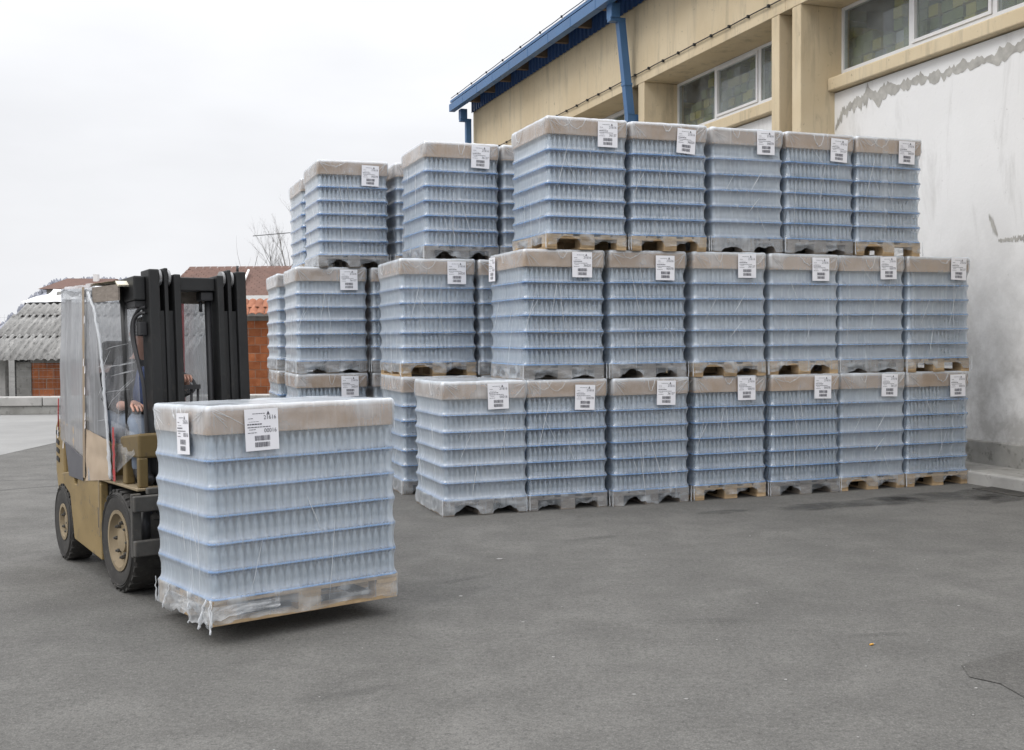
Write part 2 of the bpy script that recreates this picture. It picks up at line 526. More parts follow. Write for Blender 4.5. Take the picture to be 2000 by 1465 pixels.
# ------------------------------------------------------------------ mesh building
class MB:
    def __init__(self):
        self.v, self.f, self.mi, self.w = [], [], [], []

    def add(self, vs, fs, mi=0, w=None):
        o = len(self.v)
        self.v += [tuple(p) for p in vs]
        self.f += [tuple(i + o for i in q) for q in fs]
        self.mi += [mi] * len(fs)
        if w is not None:
            while len(self.w) < o:
                self.w.append(0.0)
            self.w += list(w)

    def box(self, x0, x1, y0, y1, z0, z1, mi=0, mat=None):
        p = [(x, y, z) for x in (x0, x1) for y in (y0, y1) for z in (z0, z1)]
        if mat is not None:
            p = [mat @ Vector(q) for q in p]
        self.add(p, [(0, 1, 3, 2), (4, 6, 7, 5), (0, 4, 5, 1), (2, 3, 7, 6), (0, 2, 6, 4), (1, 5, 7, 3)], mi)
        return self

    def quad8(self, bottom, top, mi=0):
        """closed solid between two loops of equal length"""
        n = len(bottom)
        fs = [tuple(reversed(range(n))), tuple(range(n, 2 * n))]
        fs += [(i, (i + 1) % n, n + (i + 1) % n, n + i) for i in range(n)]
        self.add(list(bottom) + list(top), fs, mi)
        return self

    def prism_xz(self, poly, y0, y1, mi=0):
        """poly in the x-z plane, counter-clockwise seen from -y"""
        return self.quad8([(x, y1, z) for x, z in poly][::-1], [(x, y0, z) for x, z in poly][::-1], mi)

    def prism_xy(self, poly, z0, z1, mi=0):
        return self.quad8([(x, y, z0) for x, y in poly], [(x, y, z1) for x, y in poly], mi)

    def tube(self, pts, r, n=8, mi=0, caps=True, r2=None):
        pts = [Vector(p) for p in pts]
        m = len(pts)
        rs = r if isinstance(r, (list, tuple)) else ([r + ((r2 if r2 is not None else r) - r) * k / max(1, m - 1) for k in range(m)])
        vs = []
        prev = None
        for k, p in enumerate(pts):
            d = (pts[min(k + 1, m - 1)] - pts[max(k - 1, 0)]).normalized()
            if prev is None:
                a = Vector((0, 0, 1)) if abs(d.z) < 0.9 else Vector((1, 0, 0))
                x = d.cross(a).normalized()
            else:
                x = (prev - d * prev.dot(d)).normalized()
            prev = x
            y = d.cross(x)
            for j in range(n):
                g = 2 * pi * j / n
                vs.append(p + (x * cos(g) + y * sin(g)) * rs[k])
        fs = [(k * n + j, k * n + (j + 1) % n, (k + 1) * n + (j + 1) % n, (k + 1) * n + j) for k in range(m - 1) for j in range(n)]
        if caps:
            fs += [tuple(reversed(range(n))), tuple(range((m - 1) * n, m * n))]
        self.add(vs, fs, mi)
        return self

    def lathe(self, prof, n=24, axis='z', c=(0, 0, 0), mi=0):
        """prof: (radius, height) pairs; radius 0 closes to a fan"""
        vs, fs = [], []
        rows = []
        for r, h in prof:
            row = []
            if r < 1e-6:
                row = [len(vs)] * n
                vs.append((0, 0, h))
            else:
                for j in range(n):
                    row.append(len(vs))
                    vs.append((r * cos(2 * pi * j / n), r * sin(2 * pi * j / n), h))
            rows.append(row)
        for a, b in zip(rows, rows[1:]):
            for j in range(n):
                q = [a[j], a[(j + 1) % n], b[(j + 1) % n], b[j]]
                q2 = []
                for i in q:
                    if i not in q2:
                        q2.append(i)
                if len(q2) > 2:
                    fs.append(tuple(q2))
        if axis == 'y':
            vs = [(x, -z, y) for x, y, z in vs]
        elif axis == '-y':
            vs = [(x, z, -y) for x, y, z in vs]
        elif axis == 'x':
            vs = [(z, x, y) for x, y, z in vs]
        self.add([(x + c[0], y + c[1], z + c[2]) for x, y, z in vs], fs, mi)
        return self

    def grid(self, fn, nu, nv, mi=0, w=None):
        vs = [fn(i / nu, j / nv) for j in range(nv + 1) for i in range(nu + 1)]
        fs = [(j * (nu + 1) + i, j * (nu + 1) + i + 1, (j + 1) * (nu + 1) + i + 1, (j + 1) * (nu + 1) + i) for j in range(nv) for i in range(nu)]
        ws = [w(i / nu, j / nv) for j in range(nv + 1) for i in range(nu + 1)] if w else None
        self.add(vs, fs, mi, ws)
        return self

    def mesh(self, name, mats, smooth=False):
        me = bpy.data.meshes.new(name)
        me.from_pydata(self.v, [], self.f)
        for m in (mats if isinstance(mats, (list, tuple)) else [mats]):
            me.materials.append(M[m])
        me.polygons.foreach_set('material_index', self.mi)
        if smooth:
            me.polygons.foreach_set('use_smooth', [True] * len(self.f))
        if self.w:
            while len(self.w) < len(self.v):
                self.w.append(0.0)
            a = me.attributes.new('wrap', 'FLOAT', 'POINT')
            a.data.foreach_set('value', self.w)
        me.update()
        return me

    def build(self, name, mats, parent=None, smooth=False, bevel=0.0, loc=None, rot=None, seg=2, sharp=None):
        me = self.mesh(name, mats, smooth)
        if sharp:
            me.set_sharp_from_angle(angle=radians(sharp))
        return put(name, me, parent, loc, rot, bevel, seg)


def put(name, me, parent=None, loc=None, rot=None, bevel=0.0, seg=2):
    o = bpy.data.objects.new(name, me)
    C.objects.link(o)
    if parent is not None:
        o.parent = parent
    if loc is not None:
        o.location = loc
    if rot is not None:
        o.rotation_euler = rot
    if bevel:
        b = o.modifiers.new('bevel', 'BEVEL')
        b.width = bevel
        b.segments = seg
        b.limit_method = 'ANGLE'
    return o


def empty(name, parent=None, loc=(0, 0, 0), rot=(0, 0, 0)):
    o = bpy.data.objects.new(name, None)
    C.objects.link(o)
    o.empty_display_size = 0.2
    o.location = loc
    o.rotation_euler = rot
    if parent is not None:
        o.parent = parent
    return o


def tag(o, label=None, cat=None, group=None, kind=None):
    if label:
        o['label'] = label
    if cat:
        o['category'] = cat
    if group:
        o['group'] = group
    if kind:
        o['kind'] = kind
    return o


BOXES = {}


def box_mesh(sx, sy, sz, mat, name='block'):
    """a box from -half to +half, shared between alike pieces; grain runs along its longest side"""
    k = (round(sx, 4), round(sy, 4), round(sz, 4), mat)
    if k not in BOXES:
        BOXES[k] = MB().box(-sx / 2, sx / 2, -sy / 2, sy / 2, -sz / 2, sz / 2).mesh(name, mat)
    return BOXES[k]


def nz(x, y=0.0, z=0.0):
    return noise.noise(Vector((x, y, z)))


# ================================================================== GROUND
def blob(cx, cy, rx, ry, rot, seed, n=40, rough=0.3):
    """ragged outline"""
    pts = []
    for k in range(n):
        a = 2 * pi * k / n
        r = 1 + rough * nz(cos(a) * 1.3 + seed, sin(a) * 1.3, seed * 0.7) + rough * 0.6 * nz(cos(a) * 4 + seed, sin(a) * 4, 3.1)
        x, y = rx * r * cos(a), ry * r * sin(a)
        pts.append((cx + x * cos(rot) - y * sin(rot), cy + x * sin(rot) + y * cos(rot)))
    return pts


ground = MB()
ground.add([(-900, -300, 0), (900, -300, 0), (900, 1200, 0), (-900, 1200, 0)], [(0, 1, 2, 3)])
ground = tag(ground.build('ground', 'asphalt'), 'grey worn asphalt yard in front of the stacked pallets', kind='structure')

slab = MB()
slab.prism_xy([(-40, 9.0), (-7.75, 9.0), (-7.46, 15.0), (-7.36, 25.0), (-40, 24.0)], -0.05, 0.004)
tag(slab.build('concrete_slab', 'pale_concrete'), 'pale concrete paving at the far left behind the forklift', kind='structure')


def stain(v, u, rv, ru, rot, seed, al=1.0, mat='damp_asphalt', z=0.004, name='damp_stain', rough=0.5):
    c = at(v, u)
    inner = blob(c.x, c.y, rv * 0.72, ru * 0.72, TH + rot, seed, 44, rough)
    outer = blob(c.x, c.y, rv, ru, TH + rot, seed, 44, rough)
    mb = MB()
    n = len(inner)
    mb.add([(x, y, z) for x, y in inner] + [(x, y, z) for x, y in outer],
           [tuple(range(n))] + [(i, n + i, n + (i + 1) % n, (i + 1) % n) for i in range(n)], 0, [al] * n + [0.0] * n)
    return tag(mb.build(name, mat, ground), kind='structure')


stain(5.25, 8.95, 0.28, 0.10, 0.0, 1.0)
stain(6.75, 8.95, 0.85, 0.22, 0.05, 2.0)
stain(8.0, 9.0, 0.9, 0.33, 0.1, 3.3)
stain(8.5, 8.75, 0.7, 0.25, 0.25, 5.1)
stain(3.6, 8.2, 0.28, 0.05, 0.1, 6.0, 0.15)
stain(3.15, 5.55, 0.3, 0.07, -0.3, 7.0, 0.15)
stain(3.9, 4.95, 0.16, 0.04, -0.2, 8.0, 0.15)
stain(2.1, 7.1, 0.2, 0.05, 0.3, 9.0, 0.15)
stain(0.9, 5.0, 0.3, 0.06, 0.2, 10.0, 0.15)

# a later square of asphalt cut in at the right edge
pc = at(4.75, 4.05)
patch = MB()
pp = [at(3.90, 4.35), at(3.80, 4.18), at(3.86, 4.05), at(3.80, 3.8), at(5.2, 3.2), at(6.2, 4.3), at(4.3, 4.45)]
patch.add([(p.x, p.y, 0.004) for p in pp], [tuple(range(len(pp)))])
tag(patch.build('asphalt_patch', 'old_patch', ground), kind='structure')


def crack(pts, w, seed):
    mb = MB()
    n = 60
    P = [Vector((x, y, 0)) for x, y in pts]
    tot = []
    for k in range(n + 1):
        f = k / n * (len(P) - 1)
        i = min(int(f), len(P) - 2)
        p = P[i].lerp(P[i + 1], f - i)
        d = (P[i + 1] - P[i]).normalized()
        s = Vector((-d.y, d.x, 0))
        p = p + s * 0.05 * nz(k * 0.25 + seed, 1.7)
        ww = w * (0.55 + 0.6 * abs(nz(k * 0.6 + seed, 5)))
        tot += [p + s * ww, p - s * ww]
    mb.add([(p.x, p.y, 0.004) for p in tot], [(2 * k, 2 * k + 1, 2 * k + 3, 2 * k + 2) for k in range(n)])
    return tag(mb.build('crack', 'black_cable', ground), kind='structure')


crack([(-9.0, 10.5), (-5.7, 12.1), (-4.2, 13.3)], 0.012, 1)
crack([(-7.0, 12.9), (-5.3, 13.05), (-4.4, 12.9)], 0.008, 4)

# ------------------------------------------------------------------ kerb, pavement
pv = MB()
p4 = [at(8.88, -6), at(9.47, -6), at(9.47, 30), at(8.88, 30)]
pv.prism_xy([(p.x, p.y) for p in p4], -0.02, 0.132)
tag(pv.build('pavement', 'stained_concrete'), 'narrow raised concrete pavement along the warehouse wall', kind='structure')
kerb = tag(empty('kerb', None, at(8.82, 0), (0, 0, TH)), 'concrete kerb stones at the foot of the warehouse', kind='structure')
km = MB().box(-0.06, 0.06, -0.494, 0.494, -0.05, 0.14).mesh('kerb_stone', 'light_stained_concrete')
for k in range(16):
    put('kerb_stone', km, kerb, (random.uniform(-.004, .004), 3.3 + k, random.uniform(-.006, .004)), (0, 0, random.uniform(-.004, .004)), 0.018)

gr = tag(empty('drain_grate', None, at(8.62, 9.0, 0.0), (0, 0, TH)), 'rusty iron drain grate in the asphalt beside the kerb', 'drain grate')
f = MB()
for b in ((-.13, .13, -.32, -.29), (-.13, .13, .29, .32), (-.13, -.105, -.29, .29), (.105, .13, -.29, .29)):
    f.box(*b, 0.0, 0.012)
f.build('frame', 'worn_steel', gr)
gm = MB().box(-.104, .104, -.011, .011, 0.001, 0.010).mesh('bar', 'worn_steel')
for k in range(12):
    put('bar', gm, gr, (0, -.265 + k * .048, 0))

# ================================================================== WAREHOUSE
wh = tag(empty('warehouse', None, (0, 0, 0), (0, 0, TH)),
         'ochre and white warehouse with blue gutter behind the stacked pallets', 'warehouse')
# local x = distance to the right (v), local y = distance along the wall (u)
vW, vP, vN = 9.51, 8.944, 9.62
UE = 28.2
w = MB()
bays = [(3.9, 8.25), (8.8, 13.14), (13.87, 18.0), (18.72, 22.9), (23.6, 27.75)]
w.box(vW, 9.8, -1.5, UE - 0.02, 0, 5.05)
w.box(vW + 0.3, 9.8, -1.5, UE - 0.02, 5.05, 5.3)
w.build('wall', 'white_plaster', wh)
MB().box(9.8, 30, UE - 0.35, UE - 0.01, 0, 8.2).build('gable_wall', 'ochre_concrete', wh)
MB().box(9.43, vW - 0.002, -1.5, UE - 0.05, 0.1, 0.40).build('plinth', 'stained_concrete', wh, bevel=0.015)
# facade beam in cast panels
edges = [-1.5, 3.6, 8.53, 13.505, 18.36, 23.25, UE]
for a, b in zip(edges, edges[1:]):
    MB().box(vP, 9.8, a + 0.003, b - 0.003, 6.25, 7.72).build('facade_panel', 'ochre_concrete', wh, bevel=0.006)
MB().box(9.0, 9.75, -1.5, UE - .05, 7.6, 8.4).build('upper_wall', 'ochre_concrete', wh)
for u0, u1 in ((8.25, 8.46), (8.62, 8.8), (13.14, 13.35), (13.67, 13.87), (18.0, 18.24), (18.5, 18.72), (22.9, 23.14), (23.38, 23.6), (27.75, 28.18)):
    MB().box(vP + 0.004, 9.76, u0, u1, 0.12, 6.249).build('pier', 'ochre_concrete', wh, bevel=0.012)


def window(u0, u1, z0=5.33, z1=6.245, sash=(1,)):
    n = 3
    wn = empty('window', wh)
    fr = MB()
    T_ = 0.045
    fr.box(vN, vN + .07, u0, u1, z0, z0 + T_)
    fr.box(vN, vN + .07, u0, u1, z1 - T_, z1)
    fr.box(vN, vN + .07, u0, u0 + T_, z0 + T_, z1 - T_)
    fr.box(vN, vN + .07, u1 - T_, u1, z0 + T_, z1 - T_)
    st = (u1 - u0) / n
    for k in range(1, n):
        c = u0 + st * k
        fr.box(vN, vN + .07, c - .035, c + .035, z0 + T_, z1 - T_)
    fr.build('frame', 'window_frame_white', wn)
    for k in range(n):
        a = u0 + st * k + .04
        b = u0 + st * (k + 1) - .04
        if k in sash:
            s = MB()
            q = 0.045
            s.box(vN - .02, vN + .05, a, b, z0 + T_ + .004, z0 + T_ + q)
            s.box(vN - .02, vN + .05, a, b, z1 - T_ - q, z1 - T_ - .004)
            s.box(vN - .02, vN + .05, a, a + q, z0 + T_ + q, z1 - T_ - q)
            s.box(vN - .02, vN + .05, b - q, b, z0 + T_ + q, z1 - T_ - q)
            s.build('sash', 'window_frame_white', wn)
        MB().box(vN + .02, vN + .028, a - .004, b + .004, z0 + T_ - .002, z1 - T_ + .002).build('pane', 'window_glass', wn)
    # sloped sill in front
    sl = MB()
    sl.quad8([(9.39, u0 - .0, 5.07), (vN + .1, u0 - .0, 5.06), (vN + .1, u1 + .0, 5.06), (9.39, u1 + .0, 5.07)],
             [(9.39, u0 - .0, 5.245), (vN + .1, u0 - .0, 5.327), (vN + .1, u1 + .0, 5.327), (9.39, u1 + .0, 5.245)])
    sl.build('window_sill', 'ochre_concrete', wh, bevel=0.015)


for k, (a, b) in enumerate(bays):
    window(a + .003, b - .003, sash=(1,) if k != 2 else (1, ))

# mortar repairs on the plaster
def mortar(pts, widths, seed):
    mb = MB()
    n = 170
    vs = []
    for k in range(n + 1):
        f = k / n * (len(pts) - 1)
        i = min(int(f), len(pts) - 2)
        t_ = f - i
        y = pts[i][0] * (1 - t_) + pts[i + 1][0] * t_
        z = pts[i][1] * (1 - t_) + pts[i + 1][1] * t_
        ww = widths[i] * (1 - t_) + widths[i + 1] * t_
        up = ww * (0.6 + 1.1 * nz(k * 0.17 + seed, 2) + 0.7 * nz(k * 0.55 + seed, 8) + .5 * nz(k * 1.9, seed))
        dn = ww * (0.7 + 1.1 * nz(k * 0.15 + seed, 12) + 0.7 * nz(k * 0.5 + seed, 18) + .5 * nz(k * 1.7, seed, 5))
        vs += [(vW - 0.004, y, z + max(0.006, up)), (vW - 0.004, y, z - max(0.006, dn))]
    mb.add(vs, [(2 * k, 2 * k + 2, 2 * k + 3, 2 * k + 1) for k in range(n)])
    mb.build('mortar_repair', 'mortar', wh)


mortar([(13.12, 4.55), (12.95, 4.75), (12.4, 4.86), (11.4, 4.84), (10.7, 4.83), (9.6, 4.84), (8.3, 4.9)], [.05, .10, .13, .09, .08, .09, .07], 3)
mortar([(10.2, 3.02), (10.13, 2.9), (10.06, 2.78)], [.03, .09, .02], 11)
mortar([(10.05, 2.72), (9.7, 2.72), (9.0, 2.74)], [.02, .04, .05], 21)
mortar([(9.6, 0.48), (9.0, 0.55), (8.2, 0.5)], [.03, .14, .1], 31)

# corrugated blue cladding above the panels, one sheet per metre
def corr(u0, u1, z0, z1, x, pitch_=0.2, d=0.035):
    pr = []
    u = u0
    while u < u1 - 1e-6:
        for a, q in ((0, 0), (.30, 0), (.42, 1), (.78, 1), (.9, 0)):
            uu = u + a * pitch_
            if uu < u1:
                pr.append((uu, q))
        u += pitch_
    pr.append((u1, 0))
    mb = MB()
    for y, q in pr:
        mb.v += [(x - d * q, y, z0), (x - d * q, y, z1)]
    n = len(pr)
    mb.f = [(2 * k, 2 * k + 1, 2 * k + 3, 2 * k + 2) for k in range(n - 1)]
    mb.mi = [0] * (n - 1)
    return mb


cm_ = corr(0, 1.0, 7.66, 8.35, 0).mesh('cladding_sheet', 'blue_cladding')
for k in range(30):
    put('cladding_sheet', cm_, wh, (vP - 0.03 - 0.003 * (k % 2), UE - 1 - k * 1.0, 0))

# eaves: rafter ends, gutter segments, roof sheet, lightning cable
vG = 8.3
rm = MB().box(vG + .17, 8.9, -.06, .06, 7.80, 7.98).mesh('rafter_end', 'roof_underside')
gs = MB()
for b in ((0, .012, -.59, .59, 0, .19), (.012, .15, -.59, .59, 0, .012), (.138, .15, -.59, .59, .012, .2)):
    gs.box(*b)
gs = gs.mesh('gutter_segment', 'blue_metal')
gj = MB().box(-.004, .154, -.02, .02, -.005, .194).mesh('gutter_collar', 'blue_metal')
for k in range(24):
    u = UE + .1 - 0.6 - 1.2 * k
    put('gutter_segment', gs, wh, (vG, u, 7.68))
    put('gutter_collar', gj, wh, (vG, u - .6, 7.68))
    put('rafter_end', rm, wh, (0, u - .25, 0))
rf = MB()
rf.quad8([(vG + .05, -1.4, 7.93), (22, -1.4, 10.6), (22, UE + .15, 10.6), (vG + .05, UE + .15, 7.93)],
         [(vG + .05, -1.4, 7.99), (22, -1.4, 10.66), (22, UE + .15, 10.66), (vG + .05, UE + .15, 7.99)])
rf.build('roof', 'blue_metal', wh)


def clip_cable(name, v, z, u0, u1, step):
    c = empty(name, wh)
    pts = [(v, u0 + (u1 - u0) * k / 60, z + .004 * sin(k * 1.3)) for k in range(61)]
    MB().tube(pts, .009, 6).build('cable', 'black_cable', c)
    m = MB().box(-.015, .02, -.017, .017, -.022, .022).mesh('clip', 'black_cable')
    u = u0
    while u < u1:
        put('clip', m, c, (v, u, z))
        u += step


clip_cable('wall_cable', vP - .03, 6.43, 9.5, 28.0, 0.55)
clip_cable('roof_cable', vG + .03, 8.02, 12.0, 28.2, 1.2)


def downpipe(u, top_v):
    d = empty('downpipe', wh)
    hp = MB()
    hp.box(top_v - .13, top_v + .05, u - .11, u + .11, 7.44, 7.70)
    hp.build('hopper', 'blue_metal', d, bevel=.01)
    s = .07
    tv = top_v + .10

    def ring(v, z):
        return [(v - s, u - s, z), (v + s, u - s, z), (v + s, u + s, z), (v - s, u + s, z)]
    lv = 8.84
    MB().box(top_v - .13, tv + s, u - .075, u + .075, 7.38, 7.45).build('elbow', 'blue_metal', d)
    if u >= 20:
        lv = tv
    mv = tv + (lv - tv) * .68
    MB().quad8(ring(mv, 6.25), ring(tv, 7.40)).build('pipe', 'blue_metal', d)
    MB().quad8(ring(lv, 5.70 if u < 20 else 3.0), ring(mv, 6.255)).build('pipe', 'blue_metal', d)
    if u < 20:
        MB().box(lv - s, 9.3, u - s, u + s, 5.58, 5.72).build('elbow', 'blue_metal', d)
    for z in (6.24,):
        x = mv
        MB().box(x - .078, x + .078, u - .078, u + .078, z, z + .05).build('collar', 'blue_metal', d)


downpipe(18.37, 8.56)
downpipe(27.98, 8.63)

# inside: floor to roof dark room with stacked crates behind the glass
inn = MB()
inn.box(13.0, 13.1, -1.5, UE - .4, 0, 8.0)
inn.box(9.82, 13.0, -1.5, UE - .4, 3.9, 4.0)
inn.build('inner_wall', 'interior_dark', wh)
cg = MB()
random.seed(3)
u = 8.6
while u < 27.6:
    top = random.choice((11, 12, 13, 14, 15))
    for q in range(top):
        mi = random.choices((0, 1, 2), (6, 2.2, 1.0))[0]
        cg.box(9.80 + random.uniform(-.03, .05), 10.2, u + random.uniform(0, .02), u + .19, 4.0 + q * .155, 4.0 + q * .155 + .14, mi)
    u += .215
tag(cg.build('crates', ['crate_green', 'crate_yellow', 'crate_grey']), 'green and yellow crates piled up behind the warehouse windows', kind='stuff')
bpy.data.objects['crates'].rotation_euler = (0, 0, TH)

# ================================================================== WRAPPED PALLETS
PW, PL, PH = 0.82, 1.0, 0.144           # pallet width, length, height
LP, NL = 0.157, 6                       # layer pitch, number of layers
LID = 0.15
ZT = PH + LP * NL + LID                 # 1.236
HX, HY = PW / 2 + 0.004, PL / 2 + 0.004  # tray half sizes


def rrect(hx, hy, r, step=0.03, cn=6):
    """points round a rectangle with rounded corners: (x, y, nx, ny)"""
    pts = []
    for k, (sx, sy) in enumerate(((1, -1), (1, 1), (-1, 1), (-1, -1))):
        cx, cy = sx * (hx - r), sy * (hy - r)
        a0 = -pi / 2 + k * pi / 2
        for j in range(cn + 1):
            a = a0 + pi / 2 * j / cn
            pts.append((cx + r * cos(a), cy + r * sin(a), cos(a), sin(a)))
        nk = ((1, 1), (-1, 1), (-1, -1), (1, -1))[k]
        a = a0 + pi / 2
        nxt = (nk[0] * (hx - r) + r * cos(a), nk[1] * (hy - r) + r * sin(a))
        ex, ey = pts[-1][0], pts[-1][1]
        m = max(2, int(2 * (hy if k % 2 == 0 else hx) / step))
        for j in range(1, m):
            f_ = j / m
            pts.append((ex + (nxt[0] - ex) * f_, ey + (nxt[1] - ey) * f_, cos(a), sin(a)))
    return pts


def film_mesh(seed, foot=0):
    rs = random.Random(seed)
    base = rrect(HX, HY, 0.05, 0.026, 5)
    crisp = rrect(HX, HY, 0.022, 0.026, 5)
    n = len(base)
    torn = [[rs.random() for _ in range(2)] for _ in range(4)]
    bul = [rs.uniform(0.7, 1.3) for _ in range(NL)]

    def zbot(x, y, nx, ny):
        g = (0.04 if foot == 1 else 0.010) + 0.014 * nz(x * 9 + seed, y * 9, seed)
        if abs(ny) > 0.7 and abs(x) < 0.30:         # short faces: two fork openings with torn arches
            side = (1 if x > 0 else 0) + (2 if ny > 0 else 0)
            c = 0.19 if x > 0 else -0.19
            q = (x - c) / 0.125
            if abs(q) < 1:
                hgt = (0.045 if foot else 0.03) + 0.05 * torn[side][0]
                g += hgt * (1 - q * q) ** 0.6 * (0.8 + 0.5 * nz(x * 14 + seed, 3.3, ny))
        elif abs(nx) > 0.7 and 0.1 < abs(y) < 0.5:
            g += 0.012 + 0.012 * nz(y * 6, seed, 2)
        return g

    mb = MB()
    ws = []
    rows = []
    lev = []
    for k in range(9):
        lev.append(('p', k / 8))
    for l in range(NL):
        for k in (.06, .13, .22, .35, .5, .65, .8, .9, .96, 1.0):
            lev.append(('l', l, k))
    for k in range(1, 6):
        lev.append(('d', k / 5))
    for kind in lev:
        row = []
        for i, (x, y, nx, ny) in enumerate(base):
            corner = abs(nx * ny) * 2
            if kind[0] == 'd':
                x, y, nx, ny = crisp[i]
            if kind[0] == 'p':
                f_ = kind[1]
                zb = zbot(x, y, nx, ny)
                z = zb + (PH + 0.004 - zb) * f_
                o = 0.014 + 0.012 * nz(x * 7 + seed, y * 7, z * 12) * (1 - 0.5 * f_) + 0.011 * (1 - f_ * .7) * nz(x * 19, y * 19, z * 34 + seed)
                wv = (-0.16 if foot else -0.13) + 0.6 * max(0, nz(x * 8 + seed, y * 8, z * 16) - .08) + 0.04 * (1 - f_)
            elif kind[0] == 'l':
                l, f_ = kind[1], kind[2]
                z = PH + LP * (l + f_) + 0.003
                s = sin(pi * max(0, min(1, (f_ - .06) / .90)) ** .85) ** 0.75 if .06 < f_ < .96 else 0.0
                o = 0.011 - (AMP + 0.002 * corner) * s * bul[l] + 0.003 * nz(x * 6 + seed, y * 6, z * 6) * (1 - s * 0.3)
                o = max(o, .006 - AMP if corner < .3 else .010 - AMP)
                wv = 0.06 * nz(x * 3 + seed, y * 3, z * 2.5) - (0.10 if s == 0 else 0.0)
            else:
                f_ = kind[1]
                z = PH + LP * NL + LID * f_ + 0.004
                o = 0.010 + 0.007 * nz(x * 6 + seed, y * 6, z * 8) + 0.004 * nz(x * 19, y * 19, z * 14 + seed) - 0.006 * (f_ > 0.95)
                wv = -0.20 + 0.5 * max(0, nz(x * 4 + seed, y * 4, z * 5 + 3)) + (0.40 if f_ > 0.9 else 0.0) + 0.08 * f_ + 0.25 * corner * f_
            row.append((x + nx * o, y + ny * o, z))
            ws.append(wv)
        rows.append(row)
    # folded-over top
    for s, zz in ((0.985, 0.004), (0.90, 0.006), (0.7, 0.005), (0.4, 0.004), (0.08, 0.004)):
        row = []
        for i, (x, y, nx, ny) in enumerate(crisp):
            row.append((x * s, y * s, ZT + zz + 0.008 * abs(nz(x * s * 7 + seed, y * s * 7, 1)) + (0.006 if s > .95 else 0)))
            ws.append(0.34 + 0.3 * nz(x * s * 4 + seed, y * s * 4, 9))
        rows.append(row)
    vs = [p for r_ in rows for p in r_]
    fs = [(j * n + i, j * n + (i + 1) % n, (j + 1) * n + (i + 1) % n, (j + 1) * n + i) for j in range(len(rows) - 1) for i in range(n)]
    fs.append(tuple((len(rows) - 1) * n + i for i in range(n)))
    mb.add(vs, fs, 0, ws)
    return mb.mesh('stretch_film', 'stretch_film', True)


def fold_mesh(seed):
    """gathered ropes of film: hanging loops from the lid, long diagonal streaks"""
    rs = random.Random(seed * 13 + 5)
    mb = MB()

    def onface(face, a, z, o=0.016):
        if face == 0:
            return (a * HX, -HY - o, z)
        if face == 1:
            return (-HX - o, a * HY, z)
        if face == 2:
            return (HX + o, a * HY, z)
        return (a * HX, HY + o, z)
    for face in rs.sample((0, 0, 1, 2), 3):
        # gathered loop from the lid edge
        a0 = rs.uniform(-.9, .7)
        wd = rs.uniform(.15, .5)
        dp = rs.uniform(.03, .12)
        rs_p = rs.uniform(.6, 1.6)
        pts = [onface(face, a0 + wd * q / 10, ZT - .010 - dp * sin(pi * (q / 10) ** rs_p) ** .8 + .022 * nz(q * .9, seed, face)) for q in range(11)]
        mb.tube(pts, [.002 + .0042 * sin(pi * q / 10) * abs(nz(q * .5, seed, face)) * 2 for q in range(11)], 5)
    for face, a_ in ((0, -.96), (0, .96), (1, -.96), (2, -.96)):
        for q0 in range(4):
            z0 = ZT - rs.uniform(.0, .03)
            a1 = a_ * rs.uniform(.55, .9)
            z1 = z0 - rs.uniform(.03, .16)
            pts = [onface(face, a_ + (a1 - a_) * q / 6 + .008 * nz(q * .8, seed, q0), z0 + (z1 - z0) * q / 6 + .008 * nz(q, q0, seed), .013) for q in range(7)]
            mb.tube(pts, [.0004 + .0016 * sin(pi * q / 6) for q in range(7)], 4)
    for face in (0, 0, 0, 0, 1, 1, 1, 2, 2, 2):
        a0, z0 = rs.uniform(-.8, .8), rs.uniform(.45, ZT - .1)
        sl = rs.uniform(-.35, .35)
        ln = rs.uniform(.15, .6)
        rw = rs.choice((.0016, .0022, .0034))
        pts = [onface(face, max(-.96, min(.96, a0 + sl * q / 12 + .01 * nz(q * .5, seed, face))), z0 - ln * q / 12, .013) for q in range(13)]
        mb.tube(pts, [.0006 + rw * sin(pi * q / 12) * (.6 + abs(nz(q * .7, seed))) for q in range(13)], 4)
    # tail gathered round the foot corners
    for sx in (-1, 1):
        pts = [(sx * (HX + .016) + .008 * nz(q, seed), -HY - .012 + .012 * nz(q * .8, 4, seed), .16 - .155 * q / 8) for q in range(9)]
        mb.tube(pts, [.002 + .004 * q / 8 for q in range(9)], 6)
    return mb.mesh('film_fold', 'fold_film', True)


def bottle(mb, x, y, z=0.0, n=8):
    pr = [(0.0, .002), (.020, .002), (.0238, .008), (.0238, .082), (.0222, .094), (.0165, .110), (.0125, .124), (.0115, .146), (0.0, .147)]
    mb.lathe(pr, n, 'z', (x, y, z))


# shipping labels: sheet with its print; local x right, z up, facing -y
LW, LH = .205, .24
sh = MB()
def lcurve(x, z):
    return .0022 * sin((x / LW + .5) * 5 + 1) * (.9 + z / LH) * .6


sh.grid(lambda a, b: (-LW / 2 + a * LW, lcurve(-LW / 2 + a * LW, -LH / 2 + b * LH), -LH / 2 + b * LH), 10, 10)
SHEET = sh.mesh('label_sheet', 'paper', True)


def text_faces(mb, body, size, x_right, z, y=-.0015, sx=1.0):
    cu = bpy.data.curves.new('lettering', 'FONT')
    cu.body = body
    cu.size = size
    cu.resolution_u = 2
    cu.align_x = 'RIGHT'
    ob = bpy.data.objects.new('lettering', cu)
    C.objects.link(ob)
    dg = bpy.context.evaluated_depsgraph_get()
    me = bpy.data.meshes.new_from_object(ob.evaluated_get(dg))
    mb.add([(x_right + p.co.x * sx, y, z + p.co.y) for p in me.vertices], [tuple(p.vertices) for p in me.polygons])
    bpy.data.objects.remove(ob)
    bpy.data.curves.remove(cu)
    bpy.data.meshes.remove(me)


